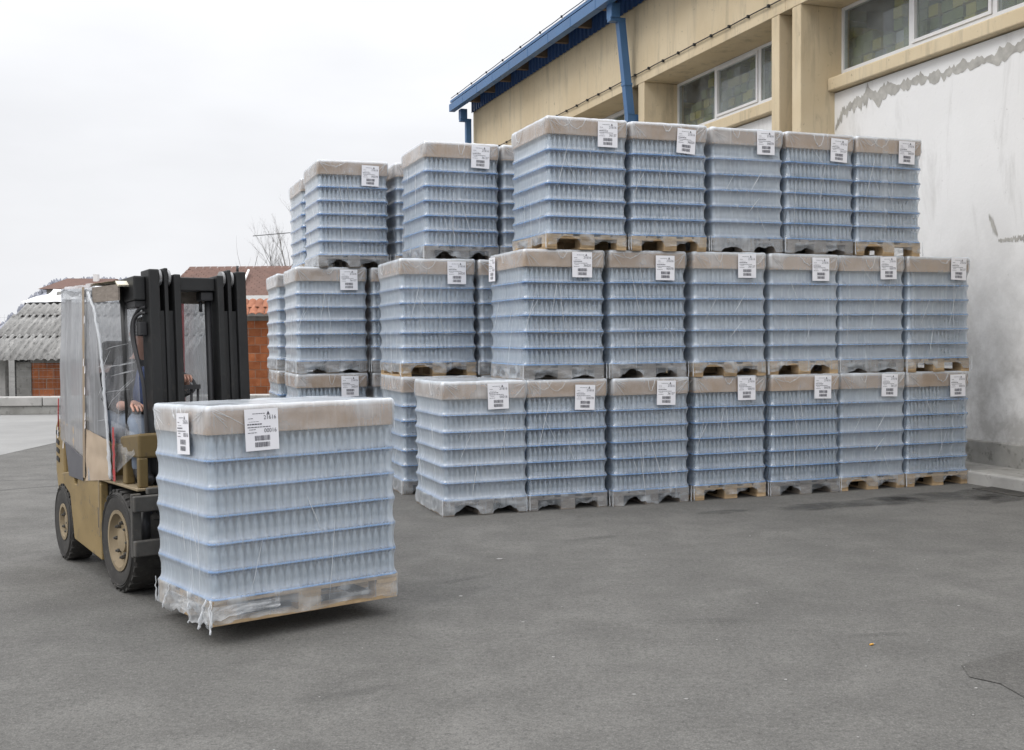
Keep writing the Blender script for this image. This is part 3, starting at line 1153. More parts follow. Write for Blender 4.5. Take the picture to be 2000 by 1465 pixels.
def print_mesh(num, seed):
    rs = random.Random(seed)
    mb = MB()
    y = -.0015

    def bar(x0, x1, z0, z1):
        mb.add([(x0, y, z0), (x1, y, z0), (x1, y, z1), (x0, y, z1)], [(0, 1, 2, 3)])

    def words_(x0, x1, z, h):
        x = x0
        while x < x1:
            w_ = rs.uniform(.006, .018)
            bar(x, min(x + w_, x1), z, z + h)
            x += w_ + .003
    text_faces(mb, '21616', .034, LW / 2 - .012, .058, sx=.92)
    text_faces(mb, num, .034, LW / 2 - .012, -.018, sx=.92)
    mb.add([(.032, y, .088), (.050, y, .088), (.041, y, .106)], [(0, 1, 2)])
    bar(.0305, .0515, .0835, .0862)
    words_(-.055, .022, .091, .0035)
    words_(-.082, -.05, .064, .0035)
    words_(-.078, -.015, .046, .0022)
    words_(-.088, .0, .029, .0065)
    words_(-.086, .055, .013, .0045)
    words_(-.076, -.036, .0, .0035)
    words_(-.086, -.03, -.018, .0035)
    for z0, z1, x0, x1 in ((-.063, -.034, -.045, .048), (-.1, -.072, -.045, .044)):
        x = x0
        while x < x1:
            w_ = rs.choice((.0012, .0012, .0024, .0036))
            bar(x, x + w_, z0, z1)
            x += w_ + rs.choice((.0012, .0014, .0026))
    mb.v = [(x, lcurve(x, z) - .0015, z) for x, _, z in mb.v]
    return mb.mesh('print', 'ink')


PRINTS = {k: print_mesh(k, i) for i, k in enumerate(('00016', '36137', '36020', '00078'))}
def make_kit(pw, pl, nx, ny, seed0, feet, singles=False, amp=.022, ins=.039):
    """meshes shared by every pallet load of one size"""
    global PW, PL, HX, HY, AMP
    AMP = amp
    PW, PL = pw, pl
    HX, HY = PW / 2 + 0.004, PL / 2 + 0.004
    K = {'pw': pw, 'pl': pl, 'hx': HX, 'hy': HY}
    K['bx'] = bx_ = [(-PW / 2 + ins) + (PW - 2 * ins) * k / (nx - 1) for k in range(nx)]
    K['by'] = by_ = [(-PL / 2 + ins) + (PL - 2 * ins) * k / (ny - 1) for k in range(ny)]
    mb = MB()
    for i in range(nx):
        for j in range(ny):
            if singles and (i == nx - 1 or j == 0):
                continue
            if min(i, nx - 1 - i, j, ny - 1 - j) < 3:
                bottle(mb, bx_[i], by_[j], 0, 8)
    K['ring'] = mb.mesh('bottles', 'bottle_glass', True)
    mb = MB()
    ro, ri = rrect(HX + .005, HY + .005, .05, .2, 4), rrect(HX + .002, HY + .002, .047, .2, 4)
    n_ = len(ro)
    mb.add([(x, y, -.004) for x, y, _, _ in ro] + [(x, y, .006) for x, y, _, _ in ro] + [(x, y, .006) for x, y, _, _ in ri] + [(x, y, .0) for x, y, _, _ in ri],
           [tuple(reversed(range(n_)))] + [(q * n_ + i, q * n_ + (i + 1) % n_, (q + 1) * n_ + (i + 1) % n_, (q + 1) * n_ + i) for q in range(3) for i in range(n_)]
           + [tuple(3 * n_ + i for i in range(n_))])
    K['tray'] = mb.mesh('tray', 'tray_plastic')
    mb = MB()
    lo, li = rrect(HX - .002, HY - .002, .022, .3, 5), rrect(HX - .007, HY - .007, .018, .3, 5)
    n_ = len(lo)
    zb = PH + LP * NL - .004
    mb.add([(x, y, zb) for x, y, _, _ in lo] + [(x, y, ZT - .008) for x, y, _, _ in lo] + [(x, y, ZT - .001) for x, y, _, _ in li],
           [tuple(reversed(range(n_)))] + [(q * n_ + i, q * n_ + (i + 1) % n_, (q + 1) * n_ + (i + 1) % n_, (q + 1) * n_ + i) for q in range(2) for i in range(n_)]
           + [tuple(2 * n_ + i for i in range(n_))])
    K['lid'] = mb.mesh('cardboard_lid', 'cardboard')
    K['films'] = [film_mesh(seed0 + 7.7 * k, ft) for k, ft in enumerate(feet)]
    K['feet'] = feet
    K['folds'] = [fold_mesh(int(seed0) + k) for k in range(len(feet))]
    sx, yo = PW / .8, PL / 2 - .0725
    ws = []
    for x, wd in ((-.36 * sx + .01, .1), (0, .145), (.36 * sx - .01, .1)):
        ws.append(('bottom_board', (x, 0, .011), (wd, PL, .022)))
        for y in (-yo, 0, yo):
            ws.append(('block', (x, y, .061), (wd, .145, .078)))
    for y in (-yo, 0, yo):
        ws.append(('stringer_board', (0, y, .111), (PW, .145, .022)))
    for x, wd in ((-PW / 2 + .0725, .145), (-.19 * sx, .1), (0, .145), (.19 * sx, .1), (PW / 2 - .0725, .145)):
        ws.append(('deck_board', (x, 0, .133), (wd, PL, .021)))
    K['wood'] = ws
    return K


one = MB()
bottle(one, 0, 0, 0, 12)
ONE = one.mesh('bottle', 'bottle_glass', True)
STACK = make_kit(.82, 1.0, 16, 19, 11.3, (0, 1, 0, 1, 0, 1, 0, 1))
LOAD = make_kit(.89, 1.2, 17, 24, 91.7, (2,), True, .014, .032)


def wrapped_pallet(name, label, loc, rot_, wood='pallet_wood', fi=0, num='36137', front_label=None, left_label=None, kit=STACK, right_label=None, zs=1.0):
    singles = kit is LOAD
    hx, hy = kit['hx'], kit['hy']
    tl_ = .004 + .002 * loc[2]
    rot = rot_ if singles else (rot_[0] + random.uniform(-tl_, tl_), rot_[1] + random.uniform(-tl_, tl_), rot_[2])
    root = tag(empty(name, None, loc, rot), label, 'pallet load', 'film-wrapped pallets of empty bottles')
    root.scale = (1, 1, zs)
    pal = empty('wooden_pallet', root)
    for nm, p, sz in kit['wood']:
        put(nm, box_mesh(*sz, wood, nm), pal, (p[0] + random.uniform(-.003, .003), p[1] + random.uniform(-.004, .004), p[2]))
    for l in range(NL):
        z = PH + LP * l + .006
        jx, jy = random.uniform(-.002, .002), random.uniform(-.002, .002)
        if singles:
            lay = empty('bottle_layer', root, (jx, jy, z))
            tag(put('bottles', kit['ring'], lay), kind='stuff')
            put('tray', kit['tray'], lay)
            nx, ny = len(kit['bx']), len(kit['by'])
            for i in range(nx):
                for j in range(ny):
                    if i == nx - 1 or j == 0:
                        put('bottle', ONE, lay, (kit['bx'][i], kit['by'][j], 0))
        else:
            lay = tag(put('bottle_layer', kit['ring'], root, (jx, jy, z)), kind='stuff')
            put('tray', kit['tray'], lay)
    put('cardboard_lid', kit['lid'], root)
    pool = [k for k, ft in enumerate(kit['feet']) if singles or ft == (wood == 'pallet_wood')]
    k = pool[fi % len(pool)]
    fl = put('stretch_film', kit['films'][k], root)
    tag(put('film_fold', kit['folds'][fi % len(kit['folds'])], fl), kind='stuff')
    for spec, face in ((front_label, 0), (left_label, 1), (right_label, 2)):
        if spec is None:
            continue
        a, zc, tilt = spec
        if face == 0:
            s = put('label_sheet', SHEET, root, (a, -hy - .024, zc), (0, tilt, 0))
        elif face == 1:
            s = put('label_sheet', SHEET, root, (-hx - .024, a, zc), Euler((0, tilt, -pi / 2)))
        else:
            s = put('label_sheet', SHEET, root, (hx + .024, a, zc), Euler((0, tilt, pi / 2)))
        put('print', PRINTS[num], s)
    return root


random.seed(12)
RZ = TH
HD = STACK['pl'] / 2
UF = 9.69 + HD
H1 = 1.24
ordn = ['first', 'second', 'third', 'fourth', 'fifth', 'sixth', 'seventh']
NM = 'wrapped_pallet'
t1 = [3.165, 3.997, 4.879, 5.78, 6.655, 7.51, 8.36]
for k, v_ in enumerate(t1):
    wd = 'grey_wood' if k in (0, 1, 2, 4) else 'pallet_wood'
    lab = 'pallet of bottles on the ground, %s from the left in the front row' % ordn[k]
    if k == 0:
        lab = 'pallet on the ground at the left end of the front row, nothing stacked on it'
    if k == 6:
        lab = 'front row pallet on the ground at the right end, touching the kerb'
    wrapped_pallet(NM, lab, at(v_, UF + random.uniform(-.015, .015)), (0, 0, RZ + random.uniform(-.008, .008)), wd, k, ('00016', '00078', '36137')[k % 3],
                   ((.12, .17, .15, .17, .19, .19, .24)[k], 1.09 + random.uniform(-.02, .03), random.uniform(-.03, .05)))
t2 = [3.975, 4.862, 5.768, 6.65, 7.507, 8.362]
for k, v_ in enumerate(t2):
    wd = 'grey_wood' if k in (0, 1, 4) else 'pallet_wood'
    lab = 'pallet of bottles in the front row middle tier, %s from the left' % ordn[k]
    if k == 5:
        lab = 'pallet in the middle tier of the front row, at the end by the wall'
    wrapped_pallet(NM, lab, at(v_, UF + random.uniform(-.02, .02), H1), (0, 0, RZ + random.uniform(-.008, .008)), wd, k + 3, ('36020', '00078', '36137')[k % 3],
                   ((.19, .17, .18, .18, .19, .24)[k] if k else .17, 1.10 + random.uniform(-.02, .03), random.uniform(-.03, .05)),
                   left_label=(.38, 1.1, .02) if k == 0 else None)
t3 = [4.205, 5.08, 5.986, 6.84, 7.70]
for k, v_ in enumerate(t3):
    wd = 'grey_wood' if k in (2, 3) else 'pallet_wood'
    lab = 'pallet of bottles on the top tier of the front row, %s from the left' % ordn[k]
    if k == 4:
        lab = 'pallet on the top tier of the front row, at the end by the wall'
    wrapped_pallet(NM, lab, at(v_, UF + random.uniform(-.02, .02), 2 * H1 + .01), (0, 0, RZ + random.uniform(-.01, .01)), wd, 2 * k + 1, ('36137', '36020', '00078')[k % 3],
                   ((.20, .17, .20, .21, .2)[k], 1.10 + random.uniform(-.03, .03), random.uniform(0, .07)))
tn = ['on the ground', 'in the middle tier', 'on the top tier']
UB = 11.26 + HD
for r, (row, uf, cols) in enumerate((('second row', UB, ([3.165, 4.05], [3.165, 4.04], [3.44, 4.31])),
                                     ('third row', 12.8 + HD, ([2.31, 3.2], [2.31, 3.19], [2.575, 3.49])),
                                     ('rearmost row', 14.3 + HD, ([2.28], [2.28], [2.62])))):
    for tier in range(3):
        for k, v_ in enumerate(cols[tier]):
            lab = 'pallet of bottles %s of the %s%s' % (tn[tier], row, ', its left stack' if k == 0 and r < 2 else (', its right stack half hidden' if r < 2 else ''))
            wrapped_pallet(NM, lab, at(v_, uf + random.uniform(-.02, .02), tier * H1 + .005 * tier), (0, 0, RZ + random.uniform(-.01, .01)),
                           'pallet_wood' if (k + tier + r) % 3 == 1 else 'grey_wood', r * 2 + tier + k * 3, ('00078', '36020', '36137')[(tier + r) % 3],
                           (.2 if k == 0 else .2, 1.09 + random.uniform(-.02, .03), random.uniform(-.02, .05)))

# the load on the forks
LY = radians(36.52)
la = Vector((cos(LY), sin(LY), 0))
lb = Vector((-sin(LY), cos(LY), 0))
LK = .955
lo_ = (Vector((-1.696, 6.117, 0)) + la * .602 + lb * .445) * LK + Vector((0, 0, CAM_H - (CAM_H - .033) * LK - .01))
load = wrapped_pallet('wrapped_pallet', 'pallet of bottles held off the ground on the forks of the forklift', lo_, (0, -.023, LY - pi / 2), 'pallet_wood', 0, '00016',
                      None, None, LOAD, right_label=(-.29, 1.10, -.02))
load.scale = (LK, LK, LK)
HX, HY = LOAD['hx'], LOAD['hy']
# second label round the left face
s_ = put('label_sheet', SHEET, load, (.12, -HY - .024, 1.08), (0, -.03, 0))
put('print', PRINTS['00016'], s_)
# torn film tails at the foot of the near corner
per = [(HX + .016, -.2 - .045 * q) for q in range(9)] + [(HX + .016 - .05 + .05 * cos(a), -HY - .016 + .05 - .05 * sin(a)) for a in (0, .3, .6, .9, 1.2, 1.5)] + [(HX - .06 - .045 * q, -HY - .016) for q in range(16)]
tl_ = MB()
m_ = len(per)
vs = []
for k, (x, y) in enumerate(per):
    g = max(0, (k - 5) / 9)
    rag = .05 + .10 * min(1, g) * (.55 + .9 * nz(k * .38, 2.2) + .22 * nz(k * 1.1, 7))
    for q in range(9):
        f_ = q / 8
        c_ = .016 * f_ + .006
        z = .115 - rag * f_
        vs.append((x + c_ * nz(k * .8, q * .7, 3) + (.02 * f_ if k < 9 else 0), y - .012 * f_ + c_ * 1.4 * nz(k * .8, q * .7, 13), z))
tl_.add(vs, [(k * 9 + q, (k + 1) * 9 + q, (k + 1) * 9 + q + 1, k * 9 + q + 1) for k in range(m_ - 1) for q in range(8)], 0,
        [(-.42 + .5 * nz(k * .6, q * .5, 21) + .2 * (q / 8)) for k in range(m_) for q in range(9)])
for (x0, y0, dx, dy, ln, r0) in ((HX - .01, -HY - .012, .03, -.01, .13, .008), (HX - .06, -HY - .014, -.05, -.03, .12, .011), (.10, -HY - .014, .05, -.01, .12, .007), (-.2, -HY - .016, -.06, -.03, .10, .006)):
    pts = [(x0 + dx * q / 12 + .016 * nz(q * .45, x0 * 9), y0 + dy * q / 12 + .016 * nz(q * .45, 5, x0 * 9), .15 - (ln + .05) * q / 12) for q in range(13)]
    tl_.tube(pts, [r0 * (.35 + .8 * abs(nz(q * .6, x0 * 5, 3)) + .25 * (q / 12)) for q in range(13)], 6)
tag(tl_.build('film_tail', 'fold_film', load, True), kind='stuff')

# ================================================================== FORKLIFT
FY = radians(37.8)
fwd = Vector((sin(FY), -cos(FY), 0))
lef = Vector((cos(FY), sin(FY), 0))
FO = Vector((-2.18452, 7.50334, 0)) - lef * .06
fk = tag(empty('forklift', None, FO, (0, 0, FY - pi / 2)), 'tan forklift with black mast, its cab wrapped in plastic film', 'forklift')


def wheel(x, y, r, w_, hub_r, steer=0.0, big=True):
    wl = empty('wheel', fk, (x, y, r), (0, 0, steer))
    s = -1 if y < 0 else 1
    pr = [(hub_r, -w_ * .42), (r * .80, -w_ * .5), (r * .93, -w_ * .47), (r * .985, -w_ * .38), (r, -w_ * .2), (r, w_ * .2), (r * .985, w_ * .38), (r * .93, w_ * .47), (r * .80, w_ * .5), (hub_r, w_ * .42)]
    ty = MB().lathe(pr, 56, 'y')
    # tread lugs on both shoulders
    for k in range(28):
        for sd_ in (-1, 1):
            a = 2 * pi * (k + .5 * (sd_ > 0)) / 28
            m = Matrix.Rotation(-a, 4, 'Y')
            ty.box(r - .012, r + .003, sd_ * w_ * .12, sd_ * w_ * .46, -r * .058, r * .058, 0, m)
    for q in (.86, .9):
        ty.lathe([(r * q, s * w_ * .49), (r * (q + .012), s * w_ * .505), (r * (q + .02), s * w_ * .485)], 56, '-y')
    ty.build('tyre', 'rubber', wl, True, sharp=35)
    rm_ = MB()
    o = s * w_
    rm_.lathe([(hub_r + .012, o * .44), (hub_r + .012, o * .47), (hub_r - .012, o * .47), (hub_r - .02, o * .36), (hub_r * .8, o * .28), (hub_r * .42, o * .24), (hub_r * .40, o * .36), (0, o * .38)], 40, '-y')
    rm_.lathe([(hub_r + .003, -w_ * .44), (hub_r + .003, w_ * .44)], 40, '-y')
    rm_.build('rim', 'dusty_tan', wl, True, sharp=30)
    nuts = MB()
    for k in range(8 if big else 5):
        a = 2 * pi * k / (8 if big else 5)
        c_ = (cos(a) * hub_r * .6, o * .27, sin(a) * hub_r * .6)
        nuts.lathe([(.013, 0), (.014, s * .022), (.008, s * .024), (.008, s * .034), (0, s * .034)], 6, '-y', c_)
    tag(nuts.build('lug_nuts', 'worn_steel', wl), kind='stuff')
    return wl


for sgn in (-1, 1):
    wheel(0, sgn * .37, .335, .22, .19)
    wheel(-1.34, sgn * .36, .285, .18, .125, -.06, False)

# chassis skirts, fender, counterweight
for sgn in (-1, 1):
    y0, y1 = (-.455, -.40) if sgn < 0 else (.40, .455)
    sk = MB()
    sk.prism_xz([(-1.03, .20), (-.40, .14), (-.40, .66), (-.44, .70), (-.90, .70), (-.94, .61), (-1.0, .61), (-1.04, .70), (-1.32, .66), (-1.33, .60), (-1.12, .52)], y0, y1)
    sk.build('side_skirt', 'tan_paint', fk, bevel=.008)
MB().box(-.46, -.44, -.457, -.4545, .36, .50).build('step_slot', 'black_plastic', fk)
ch = MB()
ch.box(-1.45, .1, -.25, .25, .22, .70)
ch.box(-1.05, -.36, -.40, .40, .16, .66)
ch.build('chassis', 'mast_paint', fk, bevel=.01)
ax = MB().tube([(0, -.3, .335), (0, .3, .335)], .09, 14)
ax.tube([(-1.34, -.3, .285), (-1.34, .3, .285)], .06, 12)
ax.build('axle', 'worn_steel', fk)
fd = MB()
for sgn in (-1, 1):
    a, b = (-.46, -.2) if sgn < 0 else (.2, .46)
    fd.box(-.44, .36, a, b, .695, .712)
    fd.box(-.44, -.42, a, b, .30, .694)
fd.build('fender', 'dusty_tan', fk, bevel=.004)
cw = MB()
cw.prism_xz([(-1.52, .50), (-1.36, .42), (-1.34, .66), (-1.33, 1.04), (-1.50, 1.06), (-1.56, 1.0), (-1.57, .66)], -.43, .43)
cw.build('counterweight', 'tan_paint', fk, bevel=.025, seg=3)
lv_ = MB().box(-.032, .032, -.006, .006, -.016, .016).mesh('louvre', 'black_plastic')
for k in range(4):
    put('louvre', lv_, fk, (-1.485, -.431, .75 + k * .066), (0, .25, 0))
# engine cover under the seat
MB().box(-1.32, -.45, -.38, .38, .66, .93).build('engine_cover', 'tan_paint', fk, bevel=.02)
# cowl in front of the driver and the step frame
cl = MB()
cl.prism_xz([(-.02, .90), (.10, .90), (.34, .90), (.34, 1.06), (-.02, 1.02)], -.44, .44)
cl.build('cowl', 'olive_paint', fk, bevel=.015)
for sgn in (-1, 1):
    y0, y1 = (-.44, -.38) if sgn < 0 else (.38, .44)
    MB().box(.02, .09, y0, y1, .712, .905).build('cowl_post', 'olive_paint', fk, bevel=.01)
    MB().box(.29, .34, y0, y1, .712, .905).build('cowl_post', 'olive_paint', fk, bevel=.01)
MB().box(-.45, .36, -.2, .2, .66, .70).build('floor_plate', 'black_plastic', fk)
MB().box(.0, .05, -.36, .36, .70, 1.22).build('dashboard', 'black_plastic', fk, bevel=.02)

# overhead guard
gd = MB()
for sgn in (-1, 1):
    y = sgn * .41
    gd.tube([(.0, y * .93, .9), (-.04, y * .93, 1.5), (-.08, y * .93, 2.0)], .022, 10)
    gd.tube([(-1.30, y, 1.0), (-1.26, y, 1.6), (-1.20, y, 2.0)], .022, 10)
    gd.tube([(-.08, y * .93, 2.0), (-1.2, y, 2.0)], .022, 10)
gd.tube([(-.08, -.38, 2.0), (-.08, .38, 2.0)], .022, 10)
gd.tube([(-1.2, -.41, 2.0), (-1.2, .41, 2.0)], .022, 10)
for k in range(6):
    gd.tube([(-.2 - k * .17, -.41, 2.0), (-.2 - k * .17, .41, 2.0)], .012, 8)
gd.build('overhead_guard', 'mast_paint', fk, True)
rd = MB()
for sgn in (-1, 1):
    rd.tube([(-.81 + sgn * .31, .41, 1.0), (-.81 + sgn * .31, .41, 1.97)], .028, 8)
rd.build('red_post', 'red_paint', fk, True)
rb = MB()
rb.grid(lambda a, b: (-.60 + a * .66, -.46 + b * .80, 2.045 + .012 * nz(a * 3, b * 3, 1) - .03 * (a > .95)), 14, 10)
rb.grid(lambda a, b: (-.60 + a * .66, -.46 + b * .80, 2.036 + .012 * nz(a * 3, b * 3, 1) - .03 * (a > .95)), 14, 10)
rb.build('roof_board', 'roof_board', fk, True)
MB().box(-.50, .04, -.452, -.44, 1.915, 2.02).build('side_board', 'grey_wood', fk)
MB().box(-.06, -.045, -.36, .36, 1.90, 1.99).build('front_board', 'grey_wood', fk)

# film and tape over the cab, vehicle's right-hand side (facing the camera) and the other sides
def sheet(name, mat, corners, nu=14, nv=22, amp=.012, seed=1.0, wv=0.0, drape=0.0):
    """corners: bottom-left, bottom-right, top-right, top-left"""
    a, b, c, d = [Vector(p) for p in corners]
    nrm = (b - a).cross(d - a).normalized()

    def fn(s, q):
        p = a.lerp(b, s).lerp(d.lerp(c, s), q)
        k = amp * (nz(s * 3 + seed, q * 3, 1) + .5 * nz(s * 9 + seed, q * 2.5, 4) + .25 * nz(s * 22, q * 5 + seed, 7))
        return p + nrm * (k - drape * sin(pi * s) * sin(pi * q))
    return MB().grid(fn, nu, nv, w=lambda s, q: wv + .18 * nz(s * 4 + seed, q * 3, 8)).build(name, mat, fk, True)


SY = -.452
sheet('plastic_sheet', 'cab_film_rear', [(-1.35, SY, .93), (-.73, SY, .66), (-.655, SY, 2.02), (-1.235, SY, 2.04)], seed=1, drape=-.01)
sheet('plastic_sheet', 'cab_film_rear', [(-.73, SY, .66), (-.135, SY, .72), (-.53, SY, 1.99), (-.655, SY, 2.02)], seed=5, wv=-.06)
sheet('plastic_sheet', 'cab_film_front', [(-.10, SY - .004, 1.02), (.14, SY + .10, 1.02), (.09, SY + .10, 1.92), (-.5, SY - .004, 1.93)], seed=9, amp=.012)
sheet('plastic_sheet', 'cab_film_front', [(-.13, SY - .006, .74), (.30, SY + .002, .93), (.15, SY + .05, 1.05), (-.13, SY - .006, 1.12)], seed=11, amp=.01)
sheet('plastic_sheet', 'cab_film_rear', [(-.85, .452, .72), (-1.35, .452, .93), (-1.235, .452, 2.04), (-.53, .452, 2.0)], seed=15, wv=-.05)
sheet('plastic_sheet', 'cab_film_front', [(-.05, .40, 1.0), (-.85, .452, .72), (-.53, .452, 2.0), (-.1, .40, 1.92)], seed=19)
sheet('plastic_sheet', 'cab_film_rear', [(-1.36, .45, 1.0), (-1.36, -.45, 1.0), (-1.24, -.45, 2.04), (-1.24, .45, 2.04)], seed=21)
sheet('plastic_sheet', 'cab_film_front', [(.02, -.38, 1.0), (.02, .38, 1.0), (-.07, .38, 1.9), (-.07, -.38, 1.9)], seed=25, amp=.01)
# crumpled cap of film over the rear of the roof
sheet('plastic_sheet', 'cab_film_rear', [(-1.25, SY - .005, 2.02), (-.5, SY - .005, 2.0), (-.5, .45, 2.07), (-1.25, .45, 2.06)], 20, 20, .03, 31, .25)
sheet('plastic_sheet', 'fold_film', [(-1.26, SY - .012, 1.96), (-.52, SY - .012, 1.94), (-.52, SY + .03, 2.05), (-1.25, SY + .03, 2.055)], 26, 6, .02, 33, -.25)
tp = MB()
n_ = 30
pts = [(-.655 - .075 * (1 - k / n_) + .006 * nz(k * .4, 2), SY - .014, .68 + (2.03 - .68) * k / n_) for k in range(n_ + 1)]
for k in range(n_):
    (x0, y0, z0), (x1, y1, z1) = pts[k], pts[k + 1]
    hw = .025 + .007 * nz(k * .5, 9)
    tp.add([(x0 - hw, y0, z0), (x0 + hw, y0, z0), (x1 + hw, y1, z1), (x1 - hw, y1, z1)], [(0, 1, 2, 3)])
tp.build('brown_tape', 'brown_tape', fk)
wb = MB()
pth = [(-.53, 1.99), (-.40, 1.86), (-.30, 1.66), (-.245, 1.46), (-.20, 1.2), (-.16, .95), (-.13, .73)]
P_ = []
for k in range(49):
    f_ = k / 48 * (len(pth) - 1)
    i = min(int(f_), len(pth) - 2)
    q = f_ - i
    P_.append((pth[i][0] * (1 - q) + pth[i + 1][0] * q, SY - .018 + .01 * nz(k * .5, 3), pth[i][1] * (1 - q) + pth[i + 1][1] * q))
wb.tube(P_, [.008 + .008 * abs(nz(k * .37, 6)) for k in range(49)], 6)
wb.tube([(x - .035 + .02 * nz(k * .4, 8), y + .004, z) for k, (x, y, z) in enumerate(P_)], [.004 + .008 * abs(nz(k * .5, 16)) for k in range(49)], 6)
wb.build('film_edge', 'fold_film', fk, True)
sc_ = MB()
# stretched strands of film across the open side
random.seed(31)
sd_ = MB()
for k in range(15):
    x0, z0 = random.uniform(-.42, .02), random.uniform(1.02, 1.75)
    ln = random.uniform(.12, .42)
    sl = random.choice((.10, .16, .22, .7))
    x1 = min(.11, x0 + ln)
    lim = lambda x: SY - .010 + max(0.0, (x + .10)) / .24 * .10
    sd_.tube([(x0 + (x1 - x0) * q / 6, lim(x0 + (x1 - x0) * q / 6), z0 + sl * (x1 - x0) * q / 6 + .004 * nz(q, k)) for q in range(7)],
             [.0004 + .0016 * sin(pi * q / 6) * random.uniform(.4, 1) for q in range(7)], 4)
tag(sd_.build('film_strands', 'fold_film', fk, True), kind='stuff')
random.seed(5)
for (x, z) in ((-.63, 1.45), (-.645, 1.3), (-.65, 1.12), (-.655, 1.06), (-1.33, .98), (-1.33, .95), (-1.2, .88), (-.62, 1.8), (-.66, 1.5)):
    sc_.add([(x - .012, SY - .022, z - .03), (x + .014, SY - .024, z - .02), (x + .01, SY - .022, z + .03), (x - .008, SY - .02, z + .024)], [(0, 1, 2, 3)])
sc_.build('tape_scrap', 'paper', fk)
rt = MB()
rt.grid(lambda a, b: (-.085 + a * .045 + .006 * nz(b * 6, 3), SY - .016 - .006 * nz(a * 3, b * 9), .72 + b * .36), 3, 16)
rt.build('warning_tape', 'red_paint', fk, True)
rt = MB()
rt.tube([(-1.335, SY - .01, 1.22), (-1.343, SY - .012, 1.1), (-1.347, SY - .012, .98)], .005, 6)
rt.build('warning_tape', 'red_paint', fk, True)
sheet('kraft_panel', 'kraft_board', [(-.71, SY - .010, .66), (-.15, SY - .010, .72), (-.16, SY - .006, .98), (-.70, SY - .006, 1.03)], seed=41, amp=.008)
sheet('kraft_panel', 'kraft_board', [(-1.28, SY + .006, .90), (-.74, SY + .006, .80), (-.72, SY + .004, 1.0), (-1.30, SY + .004, 1.06)], seed=43, amp=.006)
bp = MB()
bp.prism_xz([(-1.10, .66), (-.765, .655), (-.75, .82), (-1.19, .905)], SY - .012, SY - .006)
bp.build('black_panel', 'grey_board', fk)

# seat, steering wheel, levers
st_ = empty('seat', fk, (-.72, -.08, .93))
MB().box(-.25, .25, -.24, .24, 0, .10).build('seat_cushion', 'black_plastic', st_, bevel=.03, seg=3)
MB().box(-.32, -.22, -.23, .23, .08, .52).build('seat_back', 'black_plastic', st_, bevel=.03, seg=3, rot=(0, -.12, 0))
MB().box(-.40, -.32, -.13, .13, .54, .72).build('headrest', 'black_plastic', st_, bevel=.03, seg=3)
sw = empty('steering_wheel', fk, (-.12, -.05, 1.36), (0, .55, 0))
MB().tube([(.16 * cos(2 * pi * k / 28), .16 * sin(2 * pi * k / 28), 0) for k in range(29)], .013, 8).build('ring', 'black_plastic', sw, True)
sp_ = MB()
for k in range(3):
    a = 2 * pi * k / 3
    sp_.tube([(0, 0, -.01), (.155 * cos(a), .155 * sin(a), 0)], .010, 6)
sp_.tube([(0, 0, -.32), (0, 0, .01)], .025, 10)
sp_.build('spokes', 'black_plastic', sw, True)
lvr = MB()
for k in range(3):
    lvr.tube([(.2, .18 + k * .05, 1.05), (.16, .19 + k * .05, 1.30)], .008, 6)
    lvr.lathe([(0, -.02), (.018, -.01), (.018, .012), (0, .02)], 8, 'z', (.16, .19 + k * .05, 1.31))
lvr.build('levers', 'black_plastic', fk, True)

# mast, tilted back a little
ms_ = empty('mast', fk, (.14, .03, .25), (0, radians(-3.0), 0))
zt = 1.86


def rail(y0, y1, x0=0.0, x1=.15, top=zt, fl=.016):
    m = MB()
    m.box(x0, x1, y0, y0 + fl, 0, top)
    m.box(x0, x1, y1 - fl, y1, 0, top)
    m.box(x1 - fl, x1 - .001, y0 + fl, y1 - fl, 0, top - (.0))
    return m


for s in (-1, 1):
    def Y(a, b):
        return (a, b) if s > 0 else (-b, -a)
    y0, y1 = Y(.265, .335)
    MB().box(0, .16, y0, y1, 0, zt).build('outer_rail', 'mast_paint', ms_, bevel=.008)
    y0, y1 = Y(.205, .232)
    MB().box(.01, .15, y0, y1, 0, zt + .01).build('middle_rail', 'mast_paint', ms_, bevel=.006)
    y0, y1 = Y(.125, .172)
    MB().box(.0, .165, y0, y1, 0, zt - .03).build('inner_rail', 'mast_paint', ms_, bevel=.008)
    for a, b in ((.234, .263), (.174, .203)):
        y0, y1 = Y(a, b)
        MB().box(.02, .135, y0, y1, 0, zt - .27).build('rail_web', 'mast_paint', ms_)
        MB().box(.0, .05, y0, y1, zt - .27, zt - .06).build('rail_web', 'black_plastic', ms_)
        MB().lathe([(0, y0 + .002), (.045, y0 + .002), (.055, y0 + .006), (.055, y1 - .006), (.045, y1 - .002), (0, y1 - .002)], 24, '-y', (.085, 0, zt - .05)).build('roller', 'roller_steel', ms_, True, sharp=30)
MB().box(.02, .13, -.124, .124, zt - .135, zt - .045).build('crosshead', 'mast_paint', ms_, bevel=.008)
MB().box(.03, .10, -.124, .124, .55, .66).build('cross_beam', 'mast_paint', ms_, bevel=.008)
MB().box(.02, .11, .03, .12, zt - .20, zt - .136).build('cylinder_head', 'black_plastic', ms_, bevel=.01)
MB().tube([(.06, .095, .1), (.06, .095, zt - .2)], .022, 12).build('lift_cylinder', 'black_plastic', ms_, True)
MB().tube([(.06, .045, zt - .2), (.06, .045, zt - .27)], .012, 8).build('pin', 'black_plastic', ms_, True)
for y in (-.03, -.075):
    c_ = MB()
    c_.tube([(.09, y, .2), (.09, y + .006, .75), (.10, y + .02, 1.08)], .009, 8)
    c_.build('hose', 'black_plastic', ms_, True)
MB().box(.06, .12, -.11, .0, 1.07, 1.10).build('hose_bracket', 'black_plastic', ms_)
MB().tube([(.06, .32, zt), (.06, .32, zt + .05)], .009, 8).build('pin', 'black_plastic', ms_, True)
